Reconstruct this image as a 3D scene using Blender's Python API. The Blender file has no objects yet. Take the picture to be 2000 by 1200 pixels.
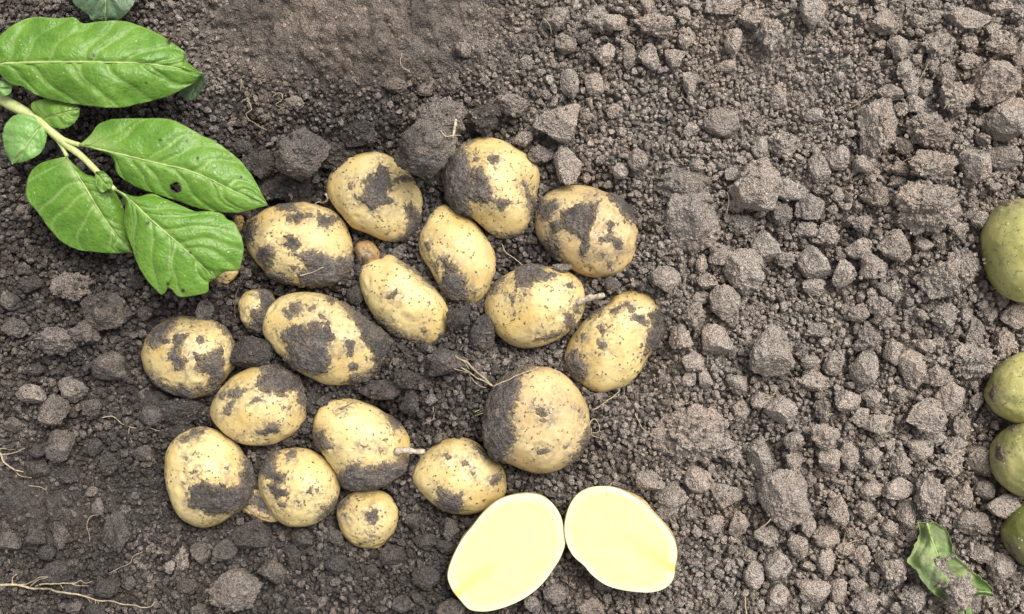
import bpy, bmesh, math, random
import numpy as np
from mathutils import Vector, Matrix, Euler

random.seed(11)
rng = np.random.default_rng(11)
S = 0.0004            # metres per photograph pixel on the soil plane
HC = 0.85             # camera height

# ------------------------------------------------------------------ camera, sky, sun, exposure
scn = bpy.context.scene
cam_d = bpy.data.cameras.new('camera'); cam_d.sensor_width = 36.0; cam_d.lens = 36.0*HC/(2000*S)
cam_d.clip_start = 0.01; cam_d.clip_end = 200.0
cam = bpy.data.objects.new('camera', cam_d); scn.collection.objects.link(cam)
cam.location = (0, 0, HC); cam.rotation_euler = (0, 0, 0)
scn.camera = cam

SUN_EL, SUN_AZ = math.radians(57), math.radians(38)   # azimuth from +Y (image top) towards +X
w = bpy.data.worlds.new('World'); scn.world = w; w.use_nodes = True
nt = w.node_tree; nt.nodes.clear()
sky = nt.nodes.new('ShaderNodeTexSky'); sky.sky_type = 'NISHITA'; sky.sun_disc = False
sky.sun_elevation = SUN_EL; sky.sun_rotation = SUN_AZ; sky.dust_density = 4.0; sky.air_density = 1.0; sky.ozone_density = 1.0
hs = nt.nodes.new('ShaderNodeHueSaturation'); hs.inputs['Saturation'].default_value = 0.22
bg = nt.nodes.new('ShaderNodeBackground'); bg.inputs['Strength'].default_value = 0.072
wo = nt.nodes.new('ShaderNodeOutputWorld')
nt.links.new(sky.outputs[0], hs.inputs['Color']); nt.links.new(hs.outputs[0], bg.inputs['Color']); nt.links.new(bg.outputs[0], wo.inputs['Surface'])
sun_d = bpy.data.lights.new('sun', 'SUN'); sun_d.energy = 1.5; sun_d.angle = math.radians(34); sun_d.color = (1.0, 0.96, 0.90)
sun = bpy.data.objects.new('sun', sun_d); scn.collection.objects.link(sun)
sdir = Vector((math.sin(SUN_AZ)*math.cos(SUN_EL), math.cos(SUN_AZ)*math.cos(SUN_EL), math.sin(SUN_EL)))
sun.rotation_euler = sdir.to_track_quat('Z', 'Y').to_euler(); sun.location = sdir*5
vs = scn.view_settings
vs.view_transform = 'Standard'; vs.look = 'None'; vs.gamma = 1.0; vs.exposure = 1.31; vs.use_curve_mapping = False

C = scn.collection

# ------------------------------------------------------------------ helpers
def W(px, py, z=0.0):
    k = (HC - z)/HC
    return ((px-1000)*S*k, (600-py)*S*k, z)

def toPX(P):
    k = HC/(HC - P[:, 2])
    return np.stack([P[:, 0]*k/S + 1000, 600 - P[:, 1]*k/S], 1)

def _hash(ix, iy, iz, seed):
    h = (ix.astype(np.uint32)*np.uint32(374761393) + iy.astype(np.uint32)*np.uint32(668265263)
         + iz.astype(np.uint32)*np.uint32(2246822519) + np.uint32((seed*3266489917) & 0xffffffff))
    h = (h ^ (h >> np.uint32(13)))*np.uint32(1274126177)
    h = h ^ (h >> np.uint32(16))
    h = h*np.uint32(2654435761); h = h ^ (h >> np.uint32(15))
    return h.astype(np.float64)/4294967295.0*2-1

def vnoise(P, seed=0):
    P = np.asarray(P, float)
    i = np.floor(P).astype(np.int64); f = P - i
    f = f*f*f*(f*(f*6-15)+10)
    r = 0
    for dx in (0, 1):
        wx = f[:, 0] if dx else 1-f[:, 0]
        for dy in (0, 1):
            wy = f[:, 1] if dy else 1-f[:, 1]
            for dz in (0, 1):
                wz = f[:, 2] if dz else 1-f[:, 2]
                r = r + wx*wy*wz*_hash(i[:, 0]+dx, i[:, 1]+dy, i[:, 2]+dz, seed)
    return r

def fbm(P, octv=4, seed=0, gain=0.5):
    a, r = 1.0, 0
    P = np.asarray(P, float)
    for o in range(octv):
        r = r + a*vnoise(P*(2.03**o) + 17.3*o, seed+o*7); a *= gain
    return r

def sstep(a, b, x):
    t = np.clip((x-a)/(b-a), 0, 1); return t*t*(3-2*t)

def mesh_from(name, V, F, smooth=True):
    me = bpy.data.meshes.new(name)
    V = np.asarray(V, np.float32); F = np.asarray(F, np.int32)
    n, k = F.shape
    me.vertices.add(len(V)); me.vertices.foreach_set('co', V.ravel())
    me.loops.add(n*k); me.loops.foreach_set('vertex_index', F.ravel())
    me.polygons.add(n); me.polygons.foreach_set('loop_start', np.arange(0, n*k, k, dtype=np.int32))
    me.polygons.foreach_set('use_smooth', np.full(n, smooth))
    me.update(calc_edges=True); me.validate()
    return me

def fattr(me, name, vals):
    a = me.attributes.new(name, 'FLOAT', 'POINT'); a.data.foreach_set('value', np.asarray(vals, np.float32).ravel())

def link(name, me, mat=None, parent=None):
    if mat is not None and me is not None and not me.materials: me.materials.append(mat)
    o = bpy.data.objects.new(name, me); C.objects.link(o)
    if parent is not None: o.parent = parent
    return o

def tag(o, label=None, cat=None, group=None, kind=None):
    if label: o['label'] = label
    if cat: o['category'] = cat
    if group: o['group'] = group
    if kind: o['kind'] = kind
    return o

def ico(sub):
    bm = bmesh.new(); bmesh.ops.create_icosphere(bm, subdivisions=sub, radius=1.0)
    V = np.array([v.co[:] for v in bm.verts]); F = np.array([[v.index for v in f.verts] for f in bm.faces])
    bm.free(); V /= np.linalg.norm(V, axis=1)[:, None]
    return V, F
ICO = {k: ico(k) for k in (3, 4, 5, 6, 7)}

def vnormals(V, F):
    n = np.cross(V[F[:, 1]]-V[F[:, 0]], V[F[:, 2]]-V[F[:, 0]])
    N = np.zeros_like(V)
    for k in range(3): np.add.at(N, F[:, k], n)
    return N/(np.linalg.norm(N, axis=1)[:, None]+1e-12)

def spline(pts, n, closed=False):
    P = np.array(pts, float); m = len(P)
    if closed: Q = np.vstack([P[-1], P, P[0], P[1]])
    else: Q = np.vstack([2*P[0]-P[1], P, 2*P[-1]-P[-2]])
    segs = m if closed else m-1
    t = np.linspace(0, segs, n, endpoint=not closed); i = np.minimum(t.astype(int), segs-1); f = (t-i)[:, None]
    a, b, c, d = Q[i], Q[i+1], Q[i+2], Q[i+3]
    return 0.5*((2*b)+(-a+c)*f+(2*a-5*b+4*c-d)*f*f+(-a+3*b-3*c+d)*f**3)

def resample(pts, n):
    P = spline(pts, max(40, 8*len(pts)))
    L = np.concatenate([[0], np.cumsum(np.linalg.norm(np.diff(P, axis=0), axis=1))]); L /= L[-1]
    t = np.linspace(0, 1, n)
    return np.stack([np.interp(t, L, P[:, k]) for k in range(P.shape[1])], 1)

def sdf_poly(P, poly):
    """signed distance, positive inside, in photograph pixels"""
    A = np.asarray(poly, float); B = np.roll(A, -1, axis=0)
    d2 = np.full(len(P), 1e18); inside = np.zeros(len(P), bool)
    for a, b in zip(A, B):
        ab = b-a; ap = P-a
        t = np.clip((ap@ab)/(ab@ab+1e-9), 0, 1)
        q = ap-t[:, None]*ab
        d2 = np.minimum(d2, (q*q).sum(1))
        c = ((a[1] > P[:, 1]) != (b[1] > P[:, 1]))
        xi = (b[0]-a[0])*(P[:, 1]-a[1])/((b[1]-a[1]) if b[1] != a[1] else 1e-9)+a[0]
        inside ^= c & (P[:, 0] < xi)
    d = np.sqrt(d2)
    return np.where(inside, d, -d)

def tube_arrays(P, R, seg=7):
    P = np.asarray(P, float); n = len(P); R = np.broadcast_to(R, (n,))
    T = np.gradient(P, axis=0); T /= np.linalg.norm(T, axis=1)[:, None]+1e-12
    up = np.array([0, 0, 1.0]); V = []; F = []
    for i in range(n):
        s = np.cross(T[i], up); s /= np.linalg.norm(s)+1e-9; u2 = np.cross(s, T[i])
        for k in range(seg):
            a = 2*math.pi*k/seg; V.append(P[i]+R[i]*(math.cos(a)*s+math.sin(a)*u2))
    for i in range(n-1):
        for k in range(seg):
            F.append([i*seg+k, i*seg+(k+1) % seg, (i+1)*seg+(k+1) % seg, (i+1)*seg+k])
    for base, sgn in ((0, -1), ((n-1)*seg, 1)):
        c = len(V); V.append(P[0 if sgn < 0 else -1])
        for k in range(seg):
            a, b = base+k, base+(k+1) % seg
            F.append([c, b, a, a] if sgn < 0 else [c, a, b, b])
    return V, F

def tubes_mesh(name, chains, seg=7):
    bm = bmesh.new()
    for P, R in chains:
        V, F = tube_arrays(P, R, seg)
        vs_ = [bm.verts.new(v) for v in V]
        for f in F:
            ff = []
            for i in f:
                if vs_[i] not in ff: ff.append(vs_[i])
            try: bm.faces.new(ff).smooth = True
            except ValueError: pass
    me = bpy.data.meshes.new(name); bm.to_mesh(me); bm.free(); return me

# ------------------------------------------------------------------ materials
class NB:
    def __init__(s, name):
        s.m = bpy.data.materials.new(name); s.m.use_nodes = True; s.t = s.m.node_tree; s.t.nodes.clear()
        s.out = s.t.nodes.new('ShaderNodeOutputMaterial')
        s.b = s.t.nodes.new('ShaderNodeBsdfPrincipled'); s.t.links.new(s.b.outputs[0], s.out.inputs['Surface'])
    def n(s, typ, **kw):
        x = s.t.nodes.new(typ)
        for k, v in kw.items():
            if k.startswith('i_'): x.inputs[k[2:].replace('_', ' ')].default_value = v
            else: setattr(x, k, v)
        return x
    def l(s, a, b): s.t.links.new(a, b)
    def pos(s):
        if not hasattr(s, '_p'): s._p = s.n('ShaderNodeNewGeometry').outputs['Position']
        return s._p
    def noise(s, scale, detail=3, rough=0.55, vec=None, dist=0.0):
        x = s.n('ShaderNodeTexNoise', i_Scale=scale, i_Detail=detail, i_Roughness=rough, i_Distortion=dist)
        s.l(vec if vec is not None else s.pos(), x.inputs['Vector']); return x.outputs['Fac']
    def voro(s, scale, feature='F1', vec=None, rand=1.0):
        x = s.n('ShaderNodeTexVoronoi', feature=feature, i_Scale=scale, i_Randomness=rand)
        s.l(vec if vec is not None else s.pos(), x.inputs['Vector']); return x.outputs['Distance']
    def ramp(s, fac, a, b, lo=0.0, hi=1.0):
        x = s.n('ShaderNodeMapRange', interpolation_type='SMOOTHSTEP')
        s.l(fac, x.inputs['Value'])
        for k, v in (('From Min', a), ('From Max', b), ('To Min', lo), ('To Max', hi)): x.inputs[k].default_value = v
        return x.outputs['Result']
    def math(s, op, a, b=None, c=None):
        x = s.n('ShaderNodeMath', operation=op)
        for i, v in enumerate((a, b, c)):
            if v is None: continue
            if isinstance(v, (int, float)): x.inputs[i].default_value = v
            else: s.l(v, x.inputs[i])
        return x.outputs[0]
    def mix(s, fac, a, b, mode='MIX'):
        x = s.n('ShaderNodeMix', data_type='RGBA', blend_type=mode)
        for i, v in ((0, fac), (6, a), (7, b)):
            if isinstance(v, (int, float)): x.inputs[i].default_value = v
            elif isinstance(v, tuple): x.inputs[i].default_value = (*v, 1.0)
            else: s.l(v, x.inputs[i])
        return x.outputs[2]
    def attr(s, name):
        return s.n('ShaderNodeAttribute', attribute_name=name).outputs['Fac']
    def bump(s, hgt, dist, strength=1.0, nrm=None):
        x = s.n('ShaderNodeBump', i_Distance=dist, i_Strength=strength)
        s.l(hgt, x.inputs['Height'])
        if nrm is not None: s.l(nrm, x.inputs['Normal'])
        return x.outputs['Normal']
    def scalecol(s, col, fac):
        x = s.n('ShaderNodeVectorMath', operation='SCALE'); s.l(col, x.inputs[0]); s.l(fac, x.inputs['Scale']); return x.outputs[0]

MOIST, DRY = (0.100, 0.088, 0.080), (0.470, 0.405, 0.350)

def soil_material(name, per_object=0.0, tone=False, fine=1.0, gap_shade=0.0):
    s = NB(name)
    sx = s.n('ShaderNodeSeparateXYZ'); s.l(s.pos(), sx.inputs[0])
    # the ground is moist on the left where the plant was lifted, dry and pale on the right and along the top
    dx = s.ramp(sx.outputs['X'], -0.12, 0.22, 0.03, 0.86)
    dy = s.ramp(sx.outputs['Y'], 0.04, 0.24, 0.0, 0.30)
    d = s.math('ADD', dx, dy)
    big = s.noise(9.0, 3); d = s.math('ADD', d, s.ramp(big, 0.25, 0.75, -0.20, 0.20))
    med = s.noise(60.0, 3); d = s.math('ADD', d, s.ramp(med, 0.25, 0.75, -0.14, 0.14))
    if per_object:
        r = s.n('ShaderNodeObjectInfo').outputs['Random']
        d = s.math('ADD', d, s.ramp(r, 0, 1, -per_object, per_object))
    if tone:
        oc = s.n('ShaderNodeSeparateColor'); s.l(s.n('ShaderNodeObjectInfo').outputs['Color'], oc.inputs[0])
        d = s.math('ADD', d, s.math('MULTIPLY', s.math('SUBTRACT', oc.outputs[0], 0.5), 1.4))
    cr = s.n('ShaderNodeVectorMath', operation='MULTIPLY_ADD'); s.l(s.pos(), cr.inputs[0]); cr.inputs[1].default_value = (1.0, 2.0, 0.0); cr.inputs[2].default_value = (0.12, -0.44, 0.0)
    ln = s.n('ShaderNodeVectorMath', operation='LENGTH'); s.l(cr.outputs[0], ln.inputs[0])
    crust = s.ramp(s.math('ADD', ln.outputs['Value'], s.ramp(s.noise(30.0, 3), 0.3, 0.7, -0.03, 0.03)), 0.16, 0.05)
    d = s.math('ADD', d, s.math('MULTIPLY', crust, 0.16))
    if gap_shade: d = s.math('SUBTRACT', d, gap_shade)
    x = s.n('ShaderNodeClamp'); s.l(d, x.inputs[0]); d = x.outputs[0]
    col = s.mix(d, MOIST, DRY)
    warm = s.noise(22.0, 2)
    col = s.mix(s.ramp(warm, 0.35, 0.7, 0.0, 0.55), col, s.mix(1.0, col, (1.10, 0.99, 0.89), 'MULTIPLY'))
    col = s.mix(s.math('MULTIPLY', crust, 0.3), col, s.mix(1.0, col, (1.12, 0.98, 0.88), 'MULTIPLY'))
    g1 = s.noise(1500.0*fine, 2, 0.6); g2 = s.noise(420.0*fine, 3, 0.6)
    v = s.math('MULTIPLY', s.ramp(g1, 0.30, 0.70, 0.62, 1.36), s.ramp(g2, 0.28, 0.72, 0.72, 1.26))
    col = s.scalecol(col, v)
    # a few pale mineral grains
    gr = s.voro(900.0, 'F1'); col = s.mix(s.math('MULTIPLY', s.ramp(gr, 0.16, 0.10), s.ramp(s.noise(300.0, 1), 0.58, 0.66)), col, (0.42, 0.39, 0.34))
    s.l(col, s.b.inputs['Base Color'])
    s.b.inputs['Roughness'].default_value = 0.93; s.b.inputs['Specular IOR Level'].default_value = 0.25
    n1 = s.bump(s.noise(330.0*fine, 5, 0.72), 0.0042)
    n2 = s.bump(s.voro(620.0*fine), 0.0016, 1.0, n1)
    s.l(n2, s.b.inputs['Normal'])
    return s.m

M_GROUND = soil_material('soil_ground', gap_shade=0.22)  # darker than the crumbs: shade of the gaps painted into the ground colour
M_CRUMB = soil_material('soil_crumb', per_object=0.34)
M_CLOD = soil_material('soil_clod', per_object=0.12, tone=True)

def mud_material():
    s = NB('wet_mud')
    n = s.noise(500.0, 4, 0.6); b = s.noise(90.0, 2)
    col = s.mix(s.ramp(b, 0.3, 0.7), (0.106, 0.092, 0.083), (0.190, 0.167, 0.150))
    col = s.scalecol(col, s.ramp(n, 0.28, 0.72, 0.58, 1.38))
    orr = s.n('ShaderNodeObjectInfo').outputs['Random']
    col = s.scalecol(col, s.ramp(orr, 0, 1, 0.84, 1.22))
    col = s.mix(s.ramp(s.noise(55.0, 3), 0.45, 0.7, 0.0, 0.6), col, s.mix(1.0, col, (1.30, 1.12, 0.92), 'MULTIPLY'))
    col = s.mix(s.math('MULTIPLY', s.attr('thin'), s.ramp(s.noise(420.0, 4, 0.7), 0.34, 0.60)), col, (0.38, 0.285, 0.155))
    s.l(col, s.b.inputs['Base Color'])
    s.b.inputs['Roughness'].default_value = 0.85; s.b.inputs['Specular IOR Level'].default_value = 0.3
    n1 = s.bump(s.noise(380.0, 5, 0.75), 0.0036); n2 = s.bump(s.voro(700.0), 0.0012, 1.0, n1)
    s.l(n2, s.b.inputs['Normal']); return s.m
M_MUD = mud_material()

def GW(s, oi):
    c = s.n('ShaderNodeSeparateColor'); s.l(oi.outputs['Color'], c.inputs[0]); return c.outputs[1]

def skin_material(name, base, dark, warm, dirt=1.0, specks=1.0, pale_dots=False, green=None):
    s = NB(name)
    oi = s.n('ShaderNodeObjectInfo')
    off = s.n('ShaderNodeVectorMath', operation='SCALE'); s.l(oi.outputs['Location'], off.inputs[0]); off.inputs['Scale'].default_value = 3.7
    tc = s.n('ShaderNodeTexCoord'); ad = s.n('ShaderNodeVectorMath', operation='ADD'); s.l(tc.outputs['Object'], ad.inputs[0]); s.l(off.outputs[0], ad.inputs[1])
    p = ad.outputs[0]
    col = s.mix(s.ramp(s.noise(26.0, 4, 0.6, p), 0.36, 0.70), base, warm)
    col = s.scalecol(col, s.ramp(s.noise(14.0, 2, 0.5, p), 0.3, 0.7, 0.88, 1.06))
    # fine netting of the skin
    col = s.scalecol(col, s.ramp(s.noise(520.0, 3, 0.6, p), 0.3, 0.7, 0.92, 1.06))
    if green: col = s.mix(s.math('MULTIPLY', s.ramp(s.noise(30.0, 4, 0.6, p), 0.34, 0.66, 0.25, 1.0), GW(s, oi)), col, green)
    # rubbed-in soil film
    film = s.math('MULTIPLY', s.ramp(s.noise(42.0, 5, 0.68, p, 0.3), 0.54, 0.74), 0.62*dirt)
    film = s.math('MULTIPLY', film, s.ramp(s.noise(420.0, 3, 0.6, p), 0.30, 0.62, 0.25, 1.0))
    col = s.mix(film, col, dark)
    smear = s.math('MULTIPLY', s.attr('smear'), s.ramp(s.noise(330.0, 4, 0.7, p), 0.38, 0.62, 0.04, 0.9))
    col = s.mix(smear, col, (0.20, 0.165, 0.130))
    # lenticels and specks of soil
    sp = s.ramp(s.math('ADD', s.voro(235.0, 'F1', p), s.ramp(s.noise(600.0, 2, 0.5, p), 0.3, 0.7, -0.10, 0.10)), 0.24, 0.14)
    sp = s.math('MULTIPLY', sp, s.ramp(s.noise(110.0, 2, 0.5, p), 0.47, 0.56))
    sp2 = s.math('MULTIPLY', s.ramp(s.noise(260.0, 3, 0.6, p, 0.9), 0.605, 0.670), s.ramp(s.noise(55.0, 2, 0.5, p), 0.38, 0.55))
    sp = s.math('MULTIPLY', s.math('MAXIMUM', sp, sp2), 0.9*specks)
    if pale_dots:
        pd = s.math('MULTIPLY', s.ramp(s.voro(190.0, 'F1', p), 0.17, 0.10), s.ramp(s.noise(90.0, 1, 0.5, p), 0.40, 0.52))
        col = s.mix(pd, col, (0.62, 0.58, 0.40)); col = s.mix(s.math('MULTIPLY', sp2, 0.75), col, (0.13, 0.11, 0.07))
    else:
        col = s.mix(sp, col, (0.105, 0.078, 0.055))
    s.l(col, s.b.inputs['Base Color'])
    s.b.inputs['Roughness'].default_value = 0.34 if pale_dots else 0.45; s.b.inputs['Specular IOR Level'].default_value = 0.5 if pale_dots else 0.42
    s.b.inputs['Subsurface Weight'].default_value = 0.12; s.b.inputs['Subsurface Radius'].default_value = (0.004, 0.0025, 0.001); s.b.inputs['Subsurface Scale'].default_value = 1.0
    n1 = s.bump(s.noise(240.0, 4, 0.6, p), 0.0002 if pale_dots else 0.00028); n2 = s.bump(sp, 0.0004, 1.0, n1)
    s.l(n2, s.b.inputs['Normal']); return s.m
M_SKIN = skin_material('potato_skin', (0.69, 0.545, 0.255), (0.175, 0.130, 0.085), (0.60, 0.425, 0.150))
M_SKIN_BROWN = skin_material('potato_skin_brown', (0.40, 0.255, 0.105), (0.10, 0.075, 0.052), (0.30, 0.18, 0.08), dirt=1.4)
M_SKIN_TAN = skin_material('potato_skin_tan', (0.62, 0.470, 0.230), (0.18, 0.135, 0.092), (0.51, 0.355, 0.155), dirt=1.2)
M_SKIN_GREEN = skin_material('potato_skin_green', (0.56, 0.51, 0.200), (0.22, 0.19, 0.10), (0.42, 0.40, 0.120), dirt=0.7, pale_dots=True, green=(0.165, 0.178, 0.044))

def flesh_material():
    s = NB('potato_flesh')
    ring, streak = s.attr('ring'), s.attr('streak')
    col = s.mix(s.ramp(ring, 0.80, 0.97), (0.735, 0.660, 0.290), (0.735, 0.685, 0.415))
    col = s.mix(s.math('MULTIPLY', streak, 0.75), col, (0.69, 0.52, 0.15))
    vr = s.math('ADD', ring, s.ramp(s.noise(45.0, 3), 0.3, 0.7, -0.035, 0.035))
    vr = s.math('MULTIPLY', s.ramp(vr, 0.80, 0.835), s.ramp(vr, 0.87, 0.835))
    col = s.mix(s.math('MULTIPLY', vr, 0.45), col, (0.66, 0.585, 0.21))
    col = s.mix(s.ramp(s.noise(36.0, 4, 0.6), 0.40, 0.68, 0.0, 0.30), col, (0.72, 0.665, 0.27))
    col = s.mix(s.ramp(ring, 0.992, 1.0), col, (0.50, 0.36, 0.15))
    col = s.mix(s.math('MULTIPLY', s.ramp(s.voro(70.0), 0.052, 0.035), s.ramp(s.noise(14.0, 0), 0.47, 0.5)), col, (0.14, 0.11, 0.07))
    col = s.scalecol(col, s.ramp(s.noise(120.0, 3), 0.3, 0.7, 0.965, 1.025))
    s.l(col, s.b.inputs['Base Color'])
    s.b.inputs['Roughness'].default_value = 0.42; s.b.inputs['Specular IOR Level'].default_value = 0.35
    s.b.inputs['Subsurface Weight'].default_value = 0.25; s.b.inputs['Subsurface Radius'].default_value = (0.006, 0.005, 0.002); s.b.inputs['Subsurface Scale'].default_value = 1.0
    s.l(s.bump(s.noise(700.0, 3, 0.6), 0.00025), s.b.inputs['Normal']); return s.m
M_FLESH = flesh_material()

def leaf_material(name, g1, g2, vein, rough=0.42, trans=0.22, dull=0.0):
    s = NB(name)
    v, spot, edge = s.attr('vein'), s.attr('spot'), s.attr('rim')
    col = s.mix(s.ramp(s.noise(34.0, 3), 0.3, 0.7), g1, g2)
    col = s.scalecol(col, s.ramp(s.noise(240.0, 3), 0.3, 0.7, 0.91, 1.09))
    net = s.voro(270.0, 'DISTANCE_TO_EDGE')
    col = s.mix(s.ramp(net, 0.10, 0.02, 0.0, 0.10), col, vein)
    col = s.mix(s.math('MULTIPLY', v, 0.72), col, vein)
    col = s.mix(s.math('MULTIPLY', edge, 0.45), col, vein)
    fl = s.math('MULTIPLY', s.ramp(s.voro(160.0), 0.13, 0.07), s.ramp(s.noise(55.0, 1), 0.50, 0.60))
    col = s.mix(fl, col, (0.42, 0.50, 0.20))
    col = s.mix(spot, col, (0.035, 0.026, 0.018))
    if dull: col = s.mix(s.ramp(s.noise(70.0, 4, 0.65), 0.42, 0.62, 0.0, dull), col, (0.11, 0.095, 0.080))
    s.l(col, s.b.inputs['Base Color'])
    s.b.inputs['Roughness'].default_value = rough; s.b.inputs['Specular IOR Level'].default_value = 0.5
    h = s.math('ADD', s.math('MULTIPLY', s.ramp(net, 0.0, 0.3), 0.5), s.math('MULTIPLY', s.noise(300.0, 2), 0.8))
    s.l(s.bump(h, 0.00035), s.b.inputs['Normal'])
    tr = s.n('ShaderNodeBsdfTranslucent'); s.l(s.mix(1.0, col, (1.2, 1.3, 0.6), 'MULTIPLY'), tr.inputs['Color'])
    mx = s.n('ShaderNodeMixShader'); mx.inputs[0].default_value = trans
    s.l(s.b.outputs[0], mx.inputs[1]); s.l(tr.outputs[0], mx.inputs[2]); s.l(mx.outputs[0], s.out.inputs['Surface'])
    return s.m
M_LEAF = leaf_material('leaf_green', (0.094, 0.225, 0.018), (0.150, 0.298, 0.034), (0.32, 0.44, 0.135))
M_LEAF_SOFT = leaf_material('leaf_soft_green', (0.155, 0.320, 0.065), (0.200, 0.380, 0.095), (0.31, 0.46, 0.18))
M_LEAF_BLUE = leaf_material('leaf_blue_green', (0.080, 0.145, 0.070), (0.120, 0.195, 0.105), (0.22, 0.29, 0.17))
M_LEAF_TORN = leaf_material('leaf_torn', (0.12, 0.27, 0.028), (0.34, 0.40, 0.17), (0.42, 0.47, 0.23), rough=0.62, dull=0.6)

def plain(name, c1, c2, scale, rough=0.6, bump=0.0004):
    s = NB(name)
    n = s.noise(scale, 3, 0.6)
    col = s.mix(s.ramp(n, 0.35, 0.65), c1, c2); s.l(col, s.b.inputs['Base Color'])
    s.b.inputs['Roughness'].default_value = rough
    s.l(s.bump(n, bump), s.b.inputs['Normal']); return s.m
M_STEM = plain('stem_green', (0.40, 0.47, 0.15), (0.52, 0.55, 0.26), 260, 0.45)
M_RIB = plain('midrib_green', (0.27, 0.40, 0.10), (0.36, 0.46, 0.16), 300, 0.5)
M_ROOT = plain('root_pale', (0.46, 0.375, 0.25), (0.30, 0.235, 0.15), 420, 0.8)
M_ROOT_DARK = plain('root_brown', (0.20, 0.155, 0.11), (0.12, 0.09, 0.07), 420, 0.8)
M_STUB = plain('stolon_stub', (0.56, 0.475, 0.36), (0.27, 0.21, 0.155), 420, 0.85, 0.0016)

# ------------------------------------------------------------------ traced data (crop origin + local coordinates at 4x)
def loc(o, pts, k=4.0): return [(o[0]+x/k, o[1]+y/k) for x, y in pts]
O = {}
POT = []   # name, origin, dz, squash, material, label, outline, muds
def pot(key, origin, outline, muds, label, dz=0.0, c=0.80, mat=None, name='potato'):
    POT.append(dict(key=key, out=loc(origin, outline), muds=[loc(origin, m) for m in muds], label=label, dz=dz, c=c, mat=mat or M_SKIN, name=name))

pot('A', (450, 360), [(200,250),(300,190),(430,160),(560,140),(650,155),(780,195),(870,270),(930,380),(960,480),(955,580),(940,660),(880,735),(790,780),(640,795),(480,780),(340,735),(250,660),(170,560),(130,460),(110,350),(135,290)],
    [[(100,290),(200,265),(205,330),(195,400),(180,470),(120,440)],
     [(225,490),(290,470),(340,510),(380,530),(330,570),(325,640),(280,670),(220,600),(205,550)],
     [(400,480),(440,410),(500,420),(545,470),(520,490),(510,550),(460,520)],
     [(530,550),(600,515),(720,530),(760,560),(820,580),(950,555),(990,640),(910,750),(780,805),(640,815),(540,780),(540,700),(585,650),(550,600)],
     [(340,140),(480,150),(520,190),(470,210),(370,205)],
     [(445,240),(520,215),(620,235),(645,260),(580,280),(520,315),(440,270)],
     [(690,220),(760,240),(840,260),(830,290),(760,320),(690,325)],
     [(250,655),(330,680),(480,740),(520,790),(400,795),(300,740)],
     [(470,635),(515,650),(490,685)]],
    'yellow potato with dark soil caked along its lower right, beside the two leaf tips', dz=-0.002)
pot('B', (600, 260), [(150,420),(170,330),(230,240),(320,180),(450,150),(580,155),(700,210),(800,310),(870,420),(900,520),(895,640),(860,740),(800,820),(700,855),(600,845),(520,812),(440,775),(340,730),(270,650),(210,570),(165,490)],
    [[(560,240),(600,250),(640,320),(670,370),(650,430),(640,470),(680,560),(620,560),(540,580),(500,605),(450,560),(380,525),(390,490),(450,480),(460,420),(435,370),(520,330),(535,270)],
     [(760,570),(820,540),(860,600),(915,640),(890,720),(830,840),(700,845),(760,780),(795,690),(770,640)],
     [(690,330),(760,330),(840,370),(780,380),(720,385),(680,400),(660,380)],
     [(320,395),(350,390),(345,440),(325,430)]],
    'yellow potato with a star-shaped mud patch, just below the long brown clod', dz=0.002)
pot('C', (800, 240), [(268,420),(275,330),(310,250),(400,180),(490,130),(600,115),(720,140),(850,210),(950,280),(1000,350),(1020,440),(1000,560),(975,680),(940,800),(880,870),(780,905),(660,880),(560,805),(470,735),(370,690),(310,610),(285,520)],
    [[(265,300),(390,170),(490,140),(430,220),(470,290),(490,340),(560,350),(610,430),(640,510),(640,600),(610,650),(540,630),(480,620),(475,740),(360,705),(295,610),(265,480),(250,400)],
     [(600,250),(640,265),(700,260),(690,290),(660,325),(620,300)],
     [(500,275),(555,270),(540,300),(505,295)],
     [(645,590),(740,590),(800,630),(770,640),(710,690),(670,650)],
     [(880,460),(920,510),(970,590),(985,650),(940,730),(920,620),(900,540)],
     [(600,855),(700,878),(870,865),(945,810),(890,890),(780,925),(650,905)]],
    'topmost potato of the heap, its left half coated in grey mud', dz=0.003)
pot('D', (1000, 330), [(170,430),(180,330),(230,230),(320,165),(450,130),(560,130),(680,160),(790,210),(880,280),(945,360),(980,460),(980,580),(950,700),(890,790),(800,840),(680,855),(560,830),(450,775),(350,705),(270,630),(200,540)],
    [[(180,290),(250,240),(350,240),(360,290),(340,350),(300,390),(240,420),(210,370),(165,400)],
     [(380,340),(440,300),(520,270),(680,260),(660,340),(640,420),(610,500),(600,560),(600,700),(570,690),(530,620),(550,560),(490,520),(430,490),(380,450),(350,530),(380,620),(395,720),(330,745),(285,640),(240,540),(290,500),(310,430),(370,380)],
     [(770,400),(810,430),(770,470),(810,530),(860,580),(850,640),(800,630),(760,580),(690,560),(740,500)],
     [(730,160),(870,180),(1000,220),(1020,340),(980,430),(900,410),(830,330),(780,260)],
     [(740,720),(780,740),(780,790),(750,770)], [(640,190),(675,185),(660,228),(632,220)], [(675,645),(735,670),(710,695)]],
    'heavily mud-blotched potato at the right top of the heap, loose earth on its shoulder', dz=0.003, mat=M_SKIN_TAN)
pot('F', (680, 390), [(760,45),(820,70),(900,120),(990,180),(1060,260),(1120,350),(1150,450),(1160,560),(1120,680),(1070,770),(980,815),(880,805),(780,760),(700,660),(640,540),(580,450),(555,360),(560,270),(600,190),(640,110),(700,60)],
    [[(730,460),(770,455),(840,510),(880,590),(925,630),(935,800),(850,820),(750,770),(710,680),(740,560)],
     [(660,490),(700,470),(720,540),(700,590),(670,540)], [(600,340),(640,320),(645,380),(620,415)], [(955,715),(1005,730),(985,760)]],
    'clean oval potato with one grey mud patch on its lower left, centre of the heap', dz=0.0)
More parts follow.
